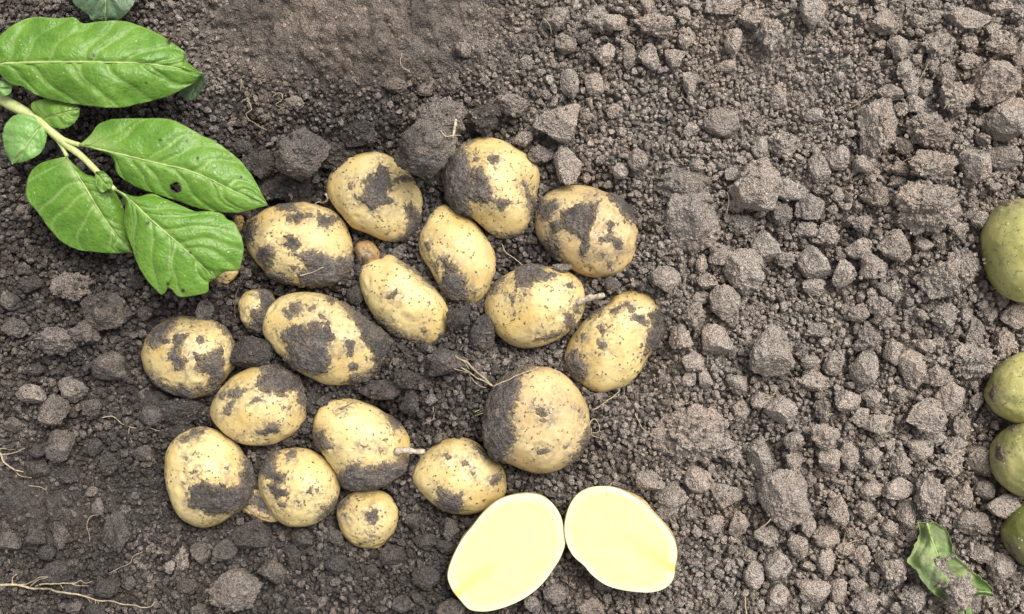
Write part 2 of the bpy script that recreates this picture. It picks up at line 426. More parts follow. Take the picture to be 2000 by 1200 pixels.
pot('E', (680, 390), [(300,435),(350,435),(430,490),(520,560),(600,630),(680,690),(740,770),(780,860),(790,950),(760,1050),(690,1120),(610,1140),(500,1110),(400,1070),(310,1010),(210,920),(150,820),(110,720),(90,620),(100,540),(160,480),(240,460)],
    [[(420,470),(470,405),(530,430),(580,510),(650,530),(700,640),(640,675),(570,620),(480,540)],
     [(205,920),(290,940),(340,1000),(410,1030),(450,1070),(400,1110),(290,1070),(215,980)],
     [(470,1100),(520,1080),(605,1120),(600,1170),(520,1180)],
     [(300,760),(350,720),(380,695),(388,730),(360,772),(320,780)], [(565,1010),(600,995),(628,1030),(590,1050)]],
    'pale elongated potato with a knobbed upper end and few mud spots, mid heap', dz=0.001)
pot('G', (920, 490), [(110,440),(130,340),(200,240),(300,170),(420,125),(560,120),(690,140),(800,190),(870,270),(895,370),(885,470),(830,570),(740,650),(620,720),(500,755),(380,760),(280,720),(190,640),(130,550)],
    [[(340,150),(420,95),(520,60),(610,95),(560,150),(640,180),(670,200),(600,230),(480,240),(430,300),(380,280),(320,330),(330,260),(350,230)],
     [(120,350),(150,290),(225,200),(270,205),(220,290),(180,340)], [(735,500),(760,485),(825,540),(800,620),(740,600)],
     [(495,680),(560,662),(640,645),(725,625),(700,660),(600,695),(520,700)], [(298,350),(350,362),(345,400),(320,440),(303,390)],
     [(735,260),(790,248),(792,292),(760,292)], [(785,410),(830,430),(855,495),(820,490)], [(405,318),(438,345),(412,364)]],
    'smooth yellow potato with a long pale stolon stub pointing right', dz=0.004)
pot('H', (1060, 530), [(510,250),(570,180),(680,140),(780,140),(870,180),(930,260),(960,380),(950,480),(900,570),(820,680),(760,790),(670,880),(560,920),(450,950),(360,920),(270,850),(190,760),(170,670),(190,580),(240,490),(310,400),(400,320)],
    [[(190,640),(250,610),(310,620),(330,700),(345,780),(330,850),(280,880),(190,840),(130,750)],
     [(870,300),(940,260),(975,380),(965,480),(890,600),(805,645),(800,530),(820,470),(855,440),(850,390),(810,340)],
     [(690,385),(720,335),(790,340),(830,410),(790,435),(740,390)], [(500,300),(560,300),(620,250),(660,238),(722,290),(700,320),(650,272),(590,312),(540,335)],
     [(425,430),(460,412),(498,465),(470,495)], [(432,540),(500,545),(512,580),(470,612),(437,602)], [(287,500),(330,478),(348,520),(308,548)],
     [(330,350),(410,285),(500,250),(475,300),(380,372)]],
    'rightmost potato of the heap, upright oval with mud on its right shoulder', dz=0.002)
pot('I', (480, 540), [(145,330),(190,240),(260,170),(360,130),(480,120),(600,135),(700,175),(800,240),(890,310),(1000,385),(1090,470),(1105,560),(1070,680),(1000,770),(900,820),(780,845),(640,840),(530,800),(420,745),(310,645),(220,560),(160,470),(140,400)],
    [[(245,430),(310,420),(360,390),(440,380),(480,410),(500,360),(560,350),(640,370),(690,460),(650,540),(660,640),(645,750),(580,780),(490,765),(380,720),(295,640),(335,610),(320,530),(280,490)],
     [(303,270),(350,207),(420,212),(442,280),(380,312),(338,348)], [(778,510),(840,478),(853,540),(830,622),(800,622),(772,550)], [(802,690),(840,672),(884,710),(850,744),(808,732)],
     [(700,165),(810,220),(910,300),(1020,380),(1125,460),(1130,570),(1085,690),(1010,785),(880,835),(750,840),(830,780),(960,750),(995,680),(980,600),(920,510),(880,410),(820,330),(760,240)],
     [(630,150),(680,148),(702,190),(670,218),(633,190)], [(478,255),(547,222),(547,257),(500,278)], [(556,288),(600,300),(628,338),(585,328)]],
    'largest elongated potato, a broad square mud patch across its middle', dz=0.004)
pot('J', (450, 360), [(65,930),(95,870),(150,832),(230,820),(310,850),(340,930),(310,1040),(260,1120),(190,1150),(110,1100),(75,1020)],
    [[(215,815),(300,815),(370,930),(320,1070),(250,1170),(150,1160),(125,1110),(165,1050),(175,985),(245,960),(215,890)]],
    'small half-muddy potato tucked against the largest elongated one', dz=0.003, c=0.95)
pot('K', (250, 580), [(110,450),(140,350),(200,260),(290,190),(390,152),(500,152),(620,165),(730,220),(800,300),(840,400),(840,500),(800,590),(740,670),(660,750),(560,785),(450,780),(340,735),(240,680),(160,600),(125,530)],
    [[(150,340),(190,245),(300,175),(370,175),(360,250),(310,300),(310,350),(230,390),(165,395)],
     [(370,290),(470,295),(450,340),(410,410),(410,470),(465,490),(440,560),(360,577),(340,500),(303,475),(330,410),(370,370)],
     [(520,440),(560,460),(650,440),(720,370),(745,380),(740,430),(760,500),(750,620),(710,710),(650,770),(540,750),(540,700),(640,680),(630,620),(580,600),(500,550),(530,500)],
     [(150,595),(230,640),(300,700),(370,710),(420,680),(500,720),(560,800),(420,815),(290,770),(190,700)],
     [(670,185),(770,235),(810,300),(740,282),(690,242)], [(518,350),(560,298),(583,310),(594,362),(550,372)], [(465,155),(560,150),(500,192)],
     [(800,320),(860,400),(860,500),(790,610),(800,480),(820,400)]],
    'deep yellow potato with a hook-shaped mud patch, leftmost of the upper rows', dz=0.0)
pot('L', (380, 680), [(130,480),(160,390),(230,290),(320,210),(430,155),(540,130),(660,150),(760,200),(830,280),(865,380),(875,480),(860,570),(800,650),(700,710),(600,750),(480,760),(370,740),(270,690),(190,620),(140,550)],
    [[(500,145),(580,110),(700,140),(805,200),(870,310),(890,450),(855,500),(820,420),(780,350),(690,370),(610,350),(540,340),(465,310),(490,250),(540,200)],
     [(165,380),(240,340),(340,312),(412,323),(370,370),(330,400),(310,440),(270,523),(212,490),(260,450),(285,410),(220,400)],
     [(475,660),(540,630),(580,590),(660,588),(662,652),(600,662),(560,692),(510,684)], [(427,430),(490,388),(553,410),(480,428)], [(717,480),(763,448),(747,488)], [(295,718),(355,712),(330,750)]],
    'potato with a dark muddy crown, between the hook-marked and the lowest left ones', dz=0.003)
pot('M', (290, 800), [(135,440),(150,310),(210,220),(300,165),(400,140),(500,155),(600,205),(690,270),(755,370),(800,450),(815,560),(810,680),(770,760),(680,820),(570,885),(450,915),(350,900),(260,840),(200,740),(160,630),(140,530)],
    [[(315,610),(370,580),(430,565),(480,590),(590,580),(650,620),(710,580),(720,480),(740,380),(810,370),(840,560),(835,690),(775,765),(660,800),(570,832),(470,832),(400,790),(318,762),(330,690)],
     [(237,240),(290,208),(380,145),(445,152),(430,190),(340,222),(290,268),(248,273)], [(316,490),(388,462),(382,492),(340,508)], [(587,455),(628,447),(622,483)], [(276,368),(313,375),(300,404)]],
    'lowest left potato of the heap, big mud slab across its lower right', dz=0.002)
pot('N', (490, 820), [(60,490),(80,390),(140,290),(230,235),(340,220),(450,235),(560,290),(640,370),(685,450),(695,550),(670,650),(600,740),(500,810),(400,840),(300,830),(200,770),(130,680),(80,590)],
    [[(90,330),(140,255),(220,225),(210,300),(190,350),(200,400),(285,430),(260,470),(230,510),(283,550),(272,592),(205,613),(152,560),(148,470),(65,420)],
     [(267,270),(310,237),(353,250),(342,292),(272,308)], [(206,642),(268,648),(268,688),(218,688)], [(437,572),(465,522),(484,582)], [(497,537),(533,544),(515,573)],
     [(527,772),(560,720),(537,680),(600,680),(665,625),(672,670),(605,748)], [(346,628),(388,640),(370,658)]],
    'round yellow potato with a ragged mud streak down its left side', dz=0.003)
pot('O', (580, 740), [(130,360),(150,270),(200,200),(280,160),(370,150),(480,170),(590,210),(690,268),(770,320),(840,390),(872,460),(880,540),(865,640),(825,720),(740,795),(640,840),(520,862),(410,850),(350,790),(300,710),(240,630),(180,550),(140,460)],
    [[(330,750),(390,690),(440,640),(500,660),(530,690),(620,670),(750,650),(790,620),(885,590),(880,690),(815,785),(710,845),(540,880),(385,880),(335,830)],
     [(105,450),(145,408),(205,398),(230,470),(292,540),(230,565),(160,570)], [(700,288),(765,250),(825,300),(835,360),(760,422),(740,380)],
     [(332,230),(433,192),(382,222),(343,253)], [(626,548),(673,560),(655,590)], [(496,518),(553,525),(520,548)]],
    'potato with a stolon stub and a thick soil collar along its bottom', dz=0.002)
pot('Q', (490, 820), [(670,720),(690,650),(740,600),(820,560),(920,548),(1020,560),(1090,600),(1140,680),(1160,760),(1140,850),(1080,930),(1000,990),(900,1005),(800,970),(730,900),(690,820)],
    [[(887,740),(940,697),(982,718),(998,775),(962,828),(918,802)], [(682,690),(735,612),(772,630),(742,682),(697,715)], [(707,735),(748,727),(740,764)], [(900,888),(968,905),(930,924)]],
    'small round golden potato with one dark mud dot near its middle', dz=0.001, c=0.86)
pot('R', (780, 780), [(95,600),(110,540),(180,440),(260,360),(340,320),(440,298),(530,310),(630,360),(720,440),(800,510),(840,590),(845,690),(820,760),(750,820),(650,875),(540,895),(430,890),(330,860),(230,790),(160,720),(110,660)],
    [[(282,710),(320,688),(370,720),(420,740),(492,738),(498,830),(470,885),(400,885),(318,842),(298,780)], [(707,620),(740,577),(793,590),(787,632),(740,673),(712,662)],
     [(341,430),(380,417),(404,455),(375,479)], [(491,495),(545,477),(549,522),(498,524)], [(556,563),(594,570),(575,604)], [(577,368),(640,388),(704,440),(690,464),(628,422)]],
    'pointed-ended potato touching the left cut half', dz=-0.002)
pot('S', (900, 680), [(180,600),(190,500),(220,400),(265,300),(350,220),(450,165),(560,140),(680,150),(790,195),(880,270),(950,370),(1000,480),(1010,620),(990,720),(930,820),(850,900),(740,960),(620,975),(500,950),(380,905),(270,860),(205,770),(180,690)],
    [[(235,300),(340,200),(470,145),(610,120),(520,190),(470,250),(450,340),(460,420),(410,470),(390,570),(440,590),(410,660),(450,720),(390,780),(355,890),(260,880),(185,780),(160,650),(170,500)],
     [(567,468),(620,467),(694,500),(672,534),(598,523)], [(597,558),(703,562),(650,582)],
     [(960,640),(1025,610),(1020,725),(945,850),(840,925),(870,850),(930,760)], [(597,800),(680,776),(704,800),(650,829),(598,829)], [(797,770),(843,762),(820,790)], [(907,490),(938,466),(932,514)]],
    'largest round tan potato, left third buried in grey soil and rootlets', dz=0.007, mat=M_SKIN_TAN)
pot('T', (600, 260), [(380,890),(420,845),(480,840),(540,880),(575,940),(560,1000),(480,1035),(410,1010),(385,950)],
    [[(410,970),(470,950),(480,1000),(430,1020)]], 'tiny brown tuber wedged between three larger potatoes', dz=-0.006, c=0.95, mat=M_SKIN_BROWN)
pot('U', (290, 800), [(690,740),(740,660),(820,620),(920,650),(1000,740),(1030,850),(960,880),(880,865),(800,835),(740,790)],
    [[(760,700),(860,660),(960,740),(940,810),(860,800),(800,740)]], 'mostly buried potato showing between the two lowest left potatoes', dz=0.002, c=0.8, mat=M_SKIN_TAN)
pot('V', (220, 320), [(740,860),(800,820),(900,810),(985,835),(965,880),(915,925),(850,940),(780,930)],
    [[(730,900),(800,890),(830,930),(780,960)]], 'small potato end peeking from under the lowest leaflet', dz=-0.004, c=1.0)
pot('Wd', (220, 320), [(930,400),(980,380),(1020,420),(1020,500),(990,530),(950,490)], [], 'sliver of brown potato in the gap beside the two leaf tips', dz=-0.004, c=1.0, mat=M_SKIN_BROWN)
GREEN = [
 ('g1', [(1922,470),(1930,432),(1948,404),(1975,391),(2010,392),(2045,420),(2068,470),(2066,530),(2045,575),(2008,592),(1968,582),(1942,555),(1928,515)], 'topmost green potato at the right edge, yellowish with white flecks'),
 ('g2', [(1928,776),(1936,748),(1950,722),(1975,700),(2005,688),(2045,700),(2070,740),(2065,790),(2035,820),(1995,829),(1960,818),(1940,800)], 'second green potato from the top, paler yellow lower side, right edge'),
 ('g3', [(1938,895),(1944,868),(1962,845),(1990,826),(2025,818),(2065,845),(2080,895),(2060,945),(2022,970),(1985,966),(1955,945),(1942,922)], 'third green potato from the top, grey-green with a brown scar'),
 ('g4', [(1962,1040),(1970,1012),(1985,995),(2010,980),(2050,985),(2080,1030),(2070,1085),(2035,1112),(2000,1105),(1978,1085),(1965,1062)], 'lowest green potato at the right edge, olive and darkest'),
]
GMUD = [[[(1950,398),(1972,390),(1990,396),(1966,404)]], [[(1932,770),(1942,752),(1948,760),(1938,782)]], [[(1944,872),(1958,866),(1966,884),(1960,902),(1946,898)], [(1968,840),(1984,830),(1980,842)]], [[(1966,1060),(1976,1066),(1988,1090),(1976,1082)]]]
HALF = [
 ('left', loc((860,920), [(55,820),(70,740),(110,640),(170,530),(250,430),(340,320),(450,230),(560,190),(680,178),(790,195),(880,260),(940,350),(970,470),(978,570),(940,680),(890,760),(800,880),(680,980),(540,1050),(400,1090),(300,1095),(220,1075),(150,1000),(100,940),(70,880)]),
  'left of the two cut potato halves, pale yellow flesh facing up', math.radians(150), 0.030, loc((860,920), [(130,960),(330,790),(520,700)])),
 ('right', loc((860,920), [(972,400),(1000,290),(1050,205),(1120,150),(1220,122),(1350,128),(1470,175),(1590,255),(1690,355),(1780,460),(1835,560),(1848,660),(1832,740),(1820,840),(1760,910),(1660,945),(1540,945),(1400,925),(1280,885),(1180,810),(1120,740),(1040,670),(990,580),(968,480)]),
  'right of the two cut potato halves, brown skin showing along its right rim', math.radians(22), 0.085, loc((860,920), [(1815,760),(1640,640),(1400,480)])),
]

# ------------------------------------------------------------------ terrain height on a raster (2 px cells)
U0, U1, V0, V1, CS = -300, 2300, -300, 1500, 2
us = np.arange(U0, U1+1, CS, dtype=float); vsr = np.arange(V0, V1+1, CS, dtype=float)
NU, NV = len(us), len(vsr)
UU, VV = np.meshgrid(us, vsr)          # rows are v

def gauss(u, v, cu, cv, su, sv): return np.exp(-((u-cu)/su)**2-((v-cv)/sv)**2)

def macro(u, v):
    h = np.zeros_like(u, dtype=float)
    d = np.maximum.reduce([gauss(u, v, cu, cv, r, r) for cu, cv, r in
        [(590,480,150),(730,390,150),(950,370,150),(1140,450,140),(890,500,140),(790,590,150),(1040,600,150),(1190,670,140),(630,660,160),
         (370,700,150),(500,790,150),(405,930,150),(580,950,140),(710,870,150),(900,930,140),(1050,820,150),(700,1010,110),(490,610,110)]])
    h -= 0.030*sstep(0.25, 1.0, d)
    h -= 0.010*gauss(u, v, 1100, 1080, 330, 150)
    h += 0.010*gauss(u, v, 700, 60, 420, 150)
    h += 0.010*sstep(1350, 1800, u)
    h += 0.006*gauss(u, v, 1350, 430, 110, 140)
    h -= 0.008*gauss(u, v, 300, 330, 330, 300)
    h -= 0.012*gauss(u, v, 1990, 740, 120, 420)
    return h
flat = np.stack([UU.ravel()*S, VV.ravel()*S, np.zeros(UU.size)], 1)
HG = macro(UU, VV)
HG += (fbm(flat*14, 4, 3)*0.0060).reshape(UU.shape)
HG += (np.abs(fbm(flat*70, 3, 5))*0.0055).reshape(UU.shape)
HG += (fbm(flat*260, 3, 9)*0.0013).reshape(UU.shape)

def stamp(Hm, u, v, ru, rv, zc, rz, ang=0.0):
    R = max(ru, rv)
    i0, i1 = int((u-R-U0)//CS), int((u+R-U0)//CS)+2; j0, j1 = int((v-R-V0)//CS), int((v+R-V0)//CS)+2
    i0, j0 = max(i0, 0), max(j0, 0); i1, j1 = min(i1, NU), min(j1, NV)
    if i1 <= i0 or j1 <= j0: return
    du = UU[j0:j1, i0:i1]-u; dv = VV[j0:j1, i0:i1]-v
    if ang: du, dv = du*math.cos(ang)+dv*math.sin(ang), -du*math.sin(ang)+dv*math.cos(ang)
    q = 1-(du/ru)**2-(dv/rv)**2
    z = np.where(q > 0, zc+rz*np.sqrt(np.clip(q, 0, 1)), -9)
    Hm[j0:j1, i0:i1] = np.maximum(Hm[j0:j1, i0:i1], z)

def hat(Hm, u, v):
    i = int(round((u-U0)/CS)); j = int(round((v-V0)/CS))
    return Hm[min(max(j, 0), NV-1), min(max(i, 0), NU-1)]

COMPACT = np.clip(gauss(UU, VV, 690, 50, 330, 140)*1.5+gauss(UU, VV, 60, 985, 150, 90)+0.5*gauss(UU, VV, 1490, 120, 150, 120), 0, 1)
# ground sheet: fine in the plot, then widening cells out to the horizon
def outer(n, a, b): return a + (b-a)*(np.linspace(0, 1, n+1)[1:]**3)
far = 30.0/S
gx = np.concatenate([outer(24, U0, U0-far)[::-1], us[::2], outer(24, us[::2][-1], U1+far)])
gy = np.concatenate([outer(24, V0, V0-far)[::-1], vsr[::2], outer(24, vsr[::2][-1], V1+far)])
GX, GY = np.meshgrid(gx, gy)
GZ = (fbm(np.stack([GX.ravel()*S*3, GY.ravel()*S*3, np.zeros(GX.size)], 1), 4, 21)*0.012).reshape(GX.shape)
GZ *= np.clip((np.maximum(np.abs(GX-1000)-1900, np.abs(GY-600)-1600))/4000, 0, 1)
GZ[24:24+len(vsr[::2]), 24:24+len(us[::2])] = HG[::2, ::2]-(0.0040+0.0006*sstep(1150, 1500, UU[::2, ::2]))*(1-COMPACT[::2, ::2])+0.0016*COMPACT[::2, ::2]
GV = np.stack([((GX-1000)*S).ravel(), ((600-GY)*S).ravel(), GZ.ravel()], 1)
nxg, nyg = len(gx), len(gy)
ii, jj = np.meshgrid(np.arange(nxg-1), np.arange(nyg-1)); a = (jj*nxg+ii).ravel()
GF = np.stack([a, a+nxg, a+nxg+1, a+1], 1)
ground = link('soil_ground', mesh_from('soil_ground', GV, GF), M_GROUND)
tag(ground, kind='structure')

HM = HG.copy()                          # ground plus what has been laid on it
OCC = np.zeros((NV, NU), np.uint8)      # cells taken by clods and potatoes (crumbs keep off)

# ------------------------------------------------------------------ potatoes
def polar(outline, n=360):
    P = spline(outline, 720, closed=True)
    c = (P.max(0)+P.min(0))/2*0.5 + P.mean(0)*0.5
    th = np.arctan2(-(P[:, 1]-c[1]), P[:, 0]-c[0]); r = np.hypot(P[:, 0]-c[0], P[:, 1]-c[1])
    o = np.argsort(th); th, r = th[o], r[o]
    t = np.linspace(-math.pi, math.pi, n, endpoint=False)
    R = np.interp(t, np.concatenate([th-2*math.pi, th, th+2*math.pi]), np.concatenate([r, r, r]))
    k = np.exp(-np.linspace(-2, 2, 9)**2); k /= k.sum()
    R = np.convolve(np.concatenate([R[-4:], R, R[:4]]), k, 'valid')
    return c, t, R

def Rat(t, R, th): return np.interp(th, np.concatenate([t, [math.pi]]), np.concatenate([R, R[:1]]))

def body(D, t, R, k, c, seed, eyes, lump=0.0011):
    th = np.arctan2(D[:, 1], D[:, 0]); rho = np.hypot(D[:, 0], D[:, 1])
    r = Rat(t, R, th)*S*k
    mean = R.mean()*S*k
    r = mean*(1-rho**2*0.0) * 0 + r     # traced outline at every latitude
    blend = np.clip(rho, 0, 1)**1.5
    r = r*blend + (0.5*r+0.5*mean)*(1-blend)
    P = np.stack([r*rho*np.cos(th), r*rho*np.sin(th), c*D[:, 2]], 1)
    n = fbm(D*1.9, 3, seed)*lump*1.2*(0.35+0.65*np.abs(D[:, 2]))
    for e, rad, dep in eyes:
        ang = np.arccos(np.clip(D@e, -1, 1))
        n = n - dep*np.exp(-(ang/rad)**2) + 0.45*dep*np.exp(-((ang-1.9*rad)/(0.8*rad))**2)
    return P + D*n[:, None]

def footprint(out, shrink=4):
    P = np.array(out); c = P.mean(0)
    Q = c+(P-c)*(1-shrink/np.hypot(*(P-c).T).mean())
    i0, i1 = int((Q[:, 0].min()-U0)//CS), int((Q[:, 0].max()-U0)//CS)+2
    j0, j1 = int((Q[:, 1].min()-V0)//CS), int((Q[:, 1].max()-V0)//CS)+2
    i0, j0 = max(i0, 0), max(j0, 0); i1, j1 = min(i1, NU), min(j1, NV)
    pts = np.stack([UU[j0:j1, i0:i1].ravel(), VV[j0:j1, i0:i1].ravel()], 1)
    m = (sdf_poly(pts, Q) > 0).reshape(j1-j0, i1-i0)
    OCC[j0:j1, i0:i1][m] = 1
    return (i0, i1, j0, j1, m)

def pieces(F):
    par = {}
    def find(a):
        while par.setdefault(a, a) != a: par[a] = par[par[a]]; a = par[a]
        return a
    for a, b, c in F.tolist():
        r = find(a); par[find(b)] = r; par[find(c)] = r
    roots = np.array([find(a) for a in F[:, 0].tolist()])
    return [F[roots == r] for r in np.unique(roots)]

HP = np.full_like(HG, -9.0)             # potato tops, for things lying on them
POBJ = {}
def build_potato(d, seed, terr=None):
    c2, t, R = polar(d['out'])
    req = math.sqrt((R**2).mean())*S
    c = d['c']*min(req, R.min()*S*1.15)
    g = terr if terr is not None else float(macro(np.array([c2[0]]), np.array([c2[1]]))[0])+0.001
    zc = g + c*0.62 + d['dz']
    k = (HC-zc)/HC
    rr = random.Random(seed)
    eyes = []
    for _ in range(rr.randint(4, 7) if d['name'] == 'potato' else 2):
        a, z = rr.uniform(0, 6.283), rr.uniform(-0.1, 0.95); q = math.sqrt(1-z*z)
        eyes.append((np.array([q*math.cos(a), q*math.sin(a), z]), rr.uniform(0.05, 0.10), rr.uniform(0.0005, 0.0012)*c/0.03))
    D, F = ICO[6]
    V = body(D, t, R, k, c, seed, eyes)
    me = mesh_from('potato_skin', V, F)
    x, y, _ = W(c2[0], c2[1], zc)
    PX = toPX(V+np.array([x, y, zc])); sm = np.zeros(len(V)); jit = fbm(V*170, 3, seed+9)*7
    for poly in d.get('muds', ()):
        sm = np.maximum(sm, 0.45*sstep(-34, -6, sdf_poly(PX, poly)+jit)+0.55*sstep(-15, 1, sdf_poly(PX, poly)+jit))
    fattr(me, 'smear', sm)
    o = link(d['name'], me, d['mat']); o.location = (x, y, zc)
    tag(o, d['label'], 'potato', d.get('group'))
    POBJ[d['key']] = (o, c2, t, R, k, c, zc, seed, eyes)
    fp = footprint(d['out'])
    i0, i1, j0, j1, m = fp
    du = UU[j0:j1, i0:i1]-c2[0]; dv = -(VV[j0:j1, i0:i1]-c2[1])
    q = np.hypot(du, dv)/Rat(t, R, np.arctan2(dv, du))
    HP[j0:j1, i0:i1] = np.maximum(HP[j0:j1, i0:i1], np.where(q < 1, zc+c*np.sqrt(np.clip(1-q*q, 0, 1)), -9))
    # caked mud: raised shells, one part for each patch
    if d.get('muds'):
        D, F = ICO[7]
        V = body(D, t, R, k, c, seed, eyes); N = vnormals(V, F)
        PX = toPX(V+np.array([x, y, zc]))
        wob = fbm(V*240, 4, seed+3, 0.62)*5.5 + fbm(V*1000, 2, seed+4)*3.2
        lump = fbm(V*230, 3, seed+5)
        for mi, poly in enumerate(d['muds']):
            A = np.array(poly); lo, hi = A.min(0)-14, A.max(0)+14
            cand = np.where((PX[:, 0] > lo[0]) & (PX[:, 0] < hi[0]) & (PX[:, 1] > lo[1]) & (PX[:, 1] < hi[1]) & (D[:, 2] > -0.5))[0]
            if len(cand) < 10: continue
            sd = np.full(len(V), -99.0); sd[cand] = sdf_poly(PX[cand], poly)+0.5
            size = max(6.0, math.sqrt(abs(0.5*np.sum(A[:, 0]*np.roll(A[:, 1], -1)-A[:, 1]*np.roll(A[:, 0], -1)))))
            sd = sd + wob*min(1.0, size/30)
            use = sd > -5.0
            fk = F[use[F].all(1)]
            if len(fk) < 6: continue
            th = min(0.0019, 0.0006+size*0.000018)
            h = -0.0005 + 0.00075*sstep(-2.5, 1.5, sd) + th*sstep(0, 12, sd)**0.8 + np.where(sd > 0, lump*0.00055*np.clip(size/40, 0.4, 1.6), 0)*sstep(0, 6, sd)
            VV_ = V + N*h[:, None]
            for fc in pieces(fk):
                if len(fc) < 14 or (h[np.unique(fc)] > 0.0002).sum() < 4: continue
                ids, inv = np.unique(fc, return_inverse=True)
                mm = mesh_from('mud_patch', VV_[ids], inv.reshape(fc.shape)); fattr(mm, 'thin', sstep(11, 0, sd[ids]))
                link('mud_patch', mm, M_MUD, o)
    return o

for i, d in enumerate(POT): build_potato(d, 100+i*13)
for i, (key, out, lab) in enumerate(GREEN):
    build_potato(dict(key=key, out=out, muds=GMUD[i], label=lab, dz=0.004, c=0.92, mat=M_SKIN_GREEN, name='green_potato', group='green potatoes along the right edge'), 500+i*13).color = (1, (0.60, 0.18, 0.85, 1.2)[i], 1, 1)

def stub(key, p0, p1, r, z0, z1):
    o = POBJ[key][0]; L = Vector(o.location)
    A, B = np.array(W(*p0, z0)), np.array(W(*p1, z1))
    n = 9; P = A+(B-A)*np.linspace(0, 1, n)[:, None]
    P[:, 2] += 0.0015*np.sin(np.linspace(0, 3.1, n)); P[:, 1] += 0.0008*np.sin(np.linspace(0, 5, n))
    R = np.linspace(1.35, 0.9, n)*r*(1+0.18*np.sin(np.arange(n)*2.1)); R[-1] *= 1.05
    me = tubes_mesh('stolon_stub', [(P-np.array(L), R)], 10)
    s_ = link('stolon_stub', me, M_STUB, o); return s_
def ptop(key, px, py):
    o, c2, t, R, k, c, zc, seed, eyes = POBJ[key]
    q = math.hypot(px-c2[0], py-c2[1])/float(Rat(t, R, math.atan2(-(py-c2[1]), px-c2[0])))
    return zc+c*math.sqrt(max(0, 1-q*q))
stub('G', (1126, 592), (1181, 574), 0.0021, ptop('G', 1126, 592)-0.002, 0.012)
stub('O', (772, 883), (830, 880), 0.0021, ptop('O', 772, 883)-0.001, 0.006)
stub('H', (1284, 589), (1306, 592), 0.0021, 0.0, 0.002)

# ------------------------------------------------------------------ cut halves
def build_half(key, out, lab, th0, bulge, streak):
    c2, t, R = polar(out, 360)
    zf = 0.020 if key == 'left' else 0.022
    k = (HC-zf)/HC; depth = 0.034
    D, F = ICO[6]
    keep = D[:, 2] <= 0.02
    D2 = D.copy(); D2[:, 2] = np.minimum(D2[:, 2], 0)
    th = np.arctan2(D2[:, 1], D2[:, 0]); ph = np.arcsin(np.clip(-D2[:, 2], 0, 1))
    r = Rat(t, R, th)*S*k
    q = np.hypot(D2[:, 0], D2[:, 1]); q = np.where(D2[:, 2] >= 0, 1.0, q)
    bl = bulge*np.clip(np.cos(th-th0), 0, 1)**1.0*np.sin(np.clip(ph*2.2, 0, math.pi))*1.6
    rr = r*(q+bl*q)
    V = np.stack([rr*np.cos(th), rr*np.sin(th), depth*D2[:, 2]], 1)+D2*(fbm(D2*2.2, 3, 77)*0.0009*np.clip(ph*4, 0, 1))[:, None]
    fk = F[keep[F].all(1)]; ids, inv = np.unique(fk, return_inverse=True)
    o = link('potato_half', mesh_from('potato_half', V[ids], inv.reshape(fk.shape)), M_SKIN_TAN)
    x, y, _ = W(c2[0], c2[1], zf); o.location = (x, y, zf)
    o.rotation_euler = (math.radians(-1.5), math.radians(1.5 if key == 'left' else -1.0), 0)
    tag(o, lab, 'potato half', 'two halves of a cut potato')
    nr, na = 40, 220
    rad = np.concatenate([np.linspace(0.02, 0.96, nr-5), [0.972, 0.982, 0.990, 0.996, 1.0]])
    tt = np.linspace(-math.pi, math.pi, na, endpoint=False)
    V, ring = [], []
    for a_, rd in enumerate(rad):
        rr = Rat(t, R, tt)*S*k*rd
        z = np.where(rd > 0.985, 0.0012-0.0012*((rd-0.985)/0.015)**2, 0.0012)+0*tt
        V.append(np.stack([rr*np.cos(tt), rr*np.sin(tt), z], 1)); ring.append(np.full(na, rd))
    V = np.vstack(V); ring = np.concatenate(ring)
    V[:, 2] += fbm(V*55, 3, 31)*0.0004*(ring < 0.97)
    V = np.vstack([V, [0, 0, V[:na, 2].mean()]]); ring = np.append(ring, 0)
    Fq = [[a_*na+b, a_*na+(b+1) % na, (a_+1)*na+(b+1) % na, (a_+1)*na+b] for a_ in range(nr-1) for b in range(na)]
    bm_F = np.array(Fq)[:, ::-1]; cidx = len(V)-1
    bm_F = np.vstack([bm_F, np.array([[cidx, b, b+1, (b+2) % na] for b in range(0, na, 2)])])
    me = mesh_from('cut_face', V, bm_F)
    # streak of vascular tissue running in from the stem end
    sp = spline(streak, 60); PXv = toPX(V+np.array([x, y, zf]))
    d = np.sqrt(((PXv[:, None, :]-sp[None])**2).sum(2)); di = d.argmin(1); dm = d.min(1)
    wd = 5+10*np.sin(di/59*math.pi); st = np.exp(-(dm/wd)**2)*(1-di/70)
    end = np.exp(-(np.hypot(PXv[:, 0]-sp[0, 0], PXv[:, 1]-sp[0, 1])/7)**2)
    fattr(me, 'ring', ring); fattr(me, 'streak', np.clip(st*1.25+end*1.7, 0, 1.8))
    link('cut_face', me, M_FLESH, o)
    fp = footprint(out)
    i0, i1, j0, j1, m = fp; HP[j0:j1, i0:i1][m] = np.maximum(HP[j0:j1, i0:i1][m], zf+0.001)
    return o
for h in HALF: build_half(*h)

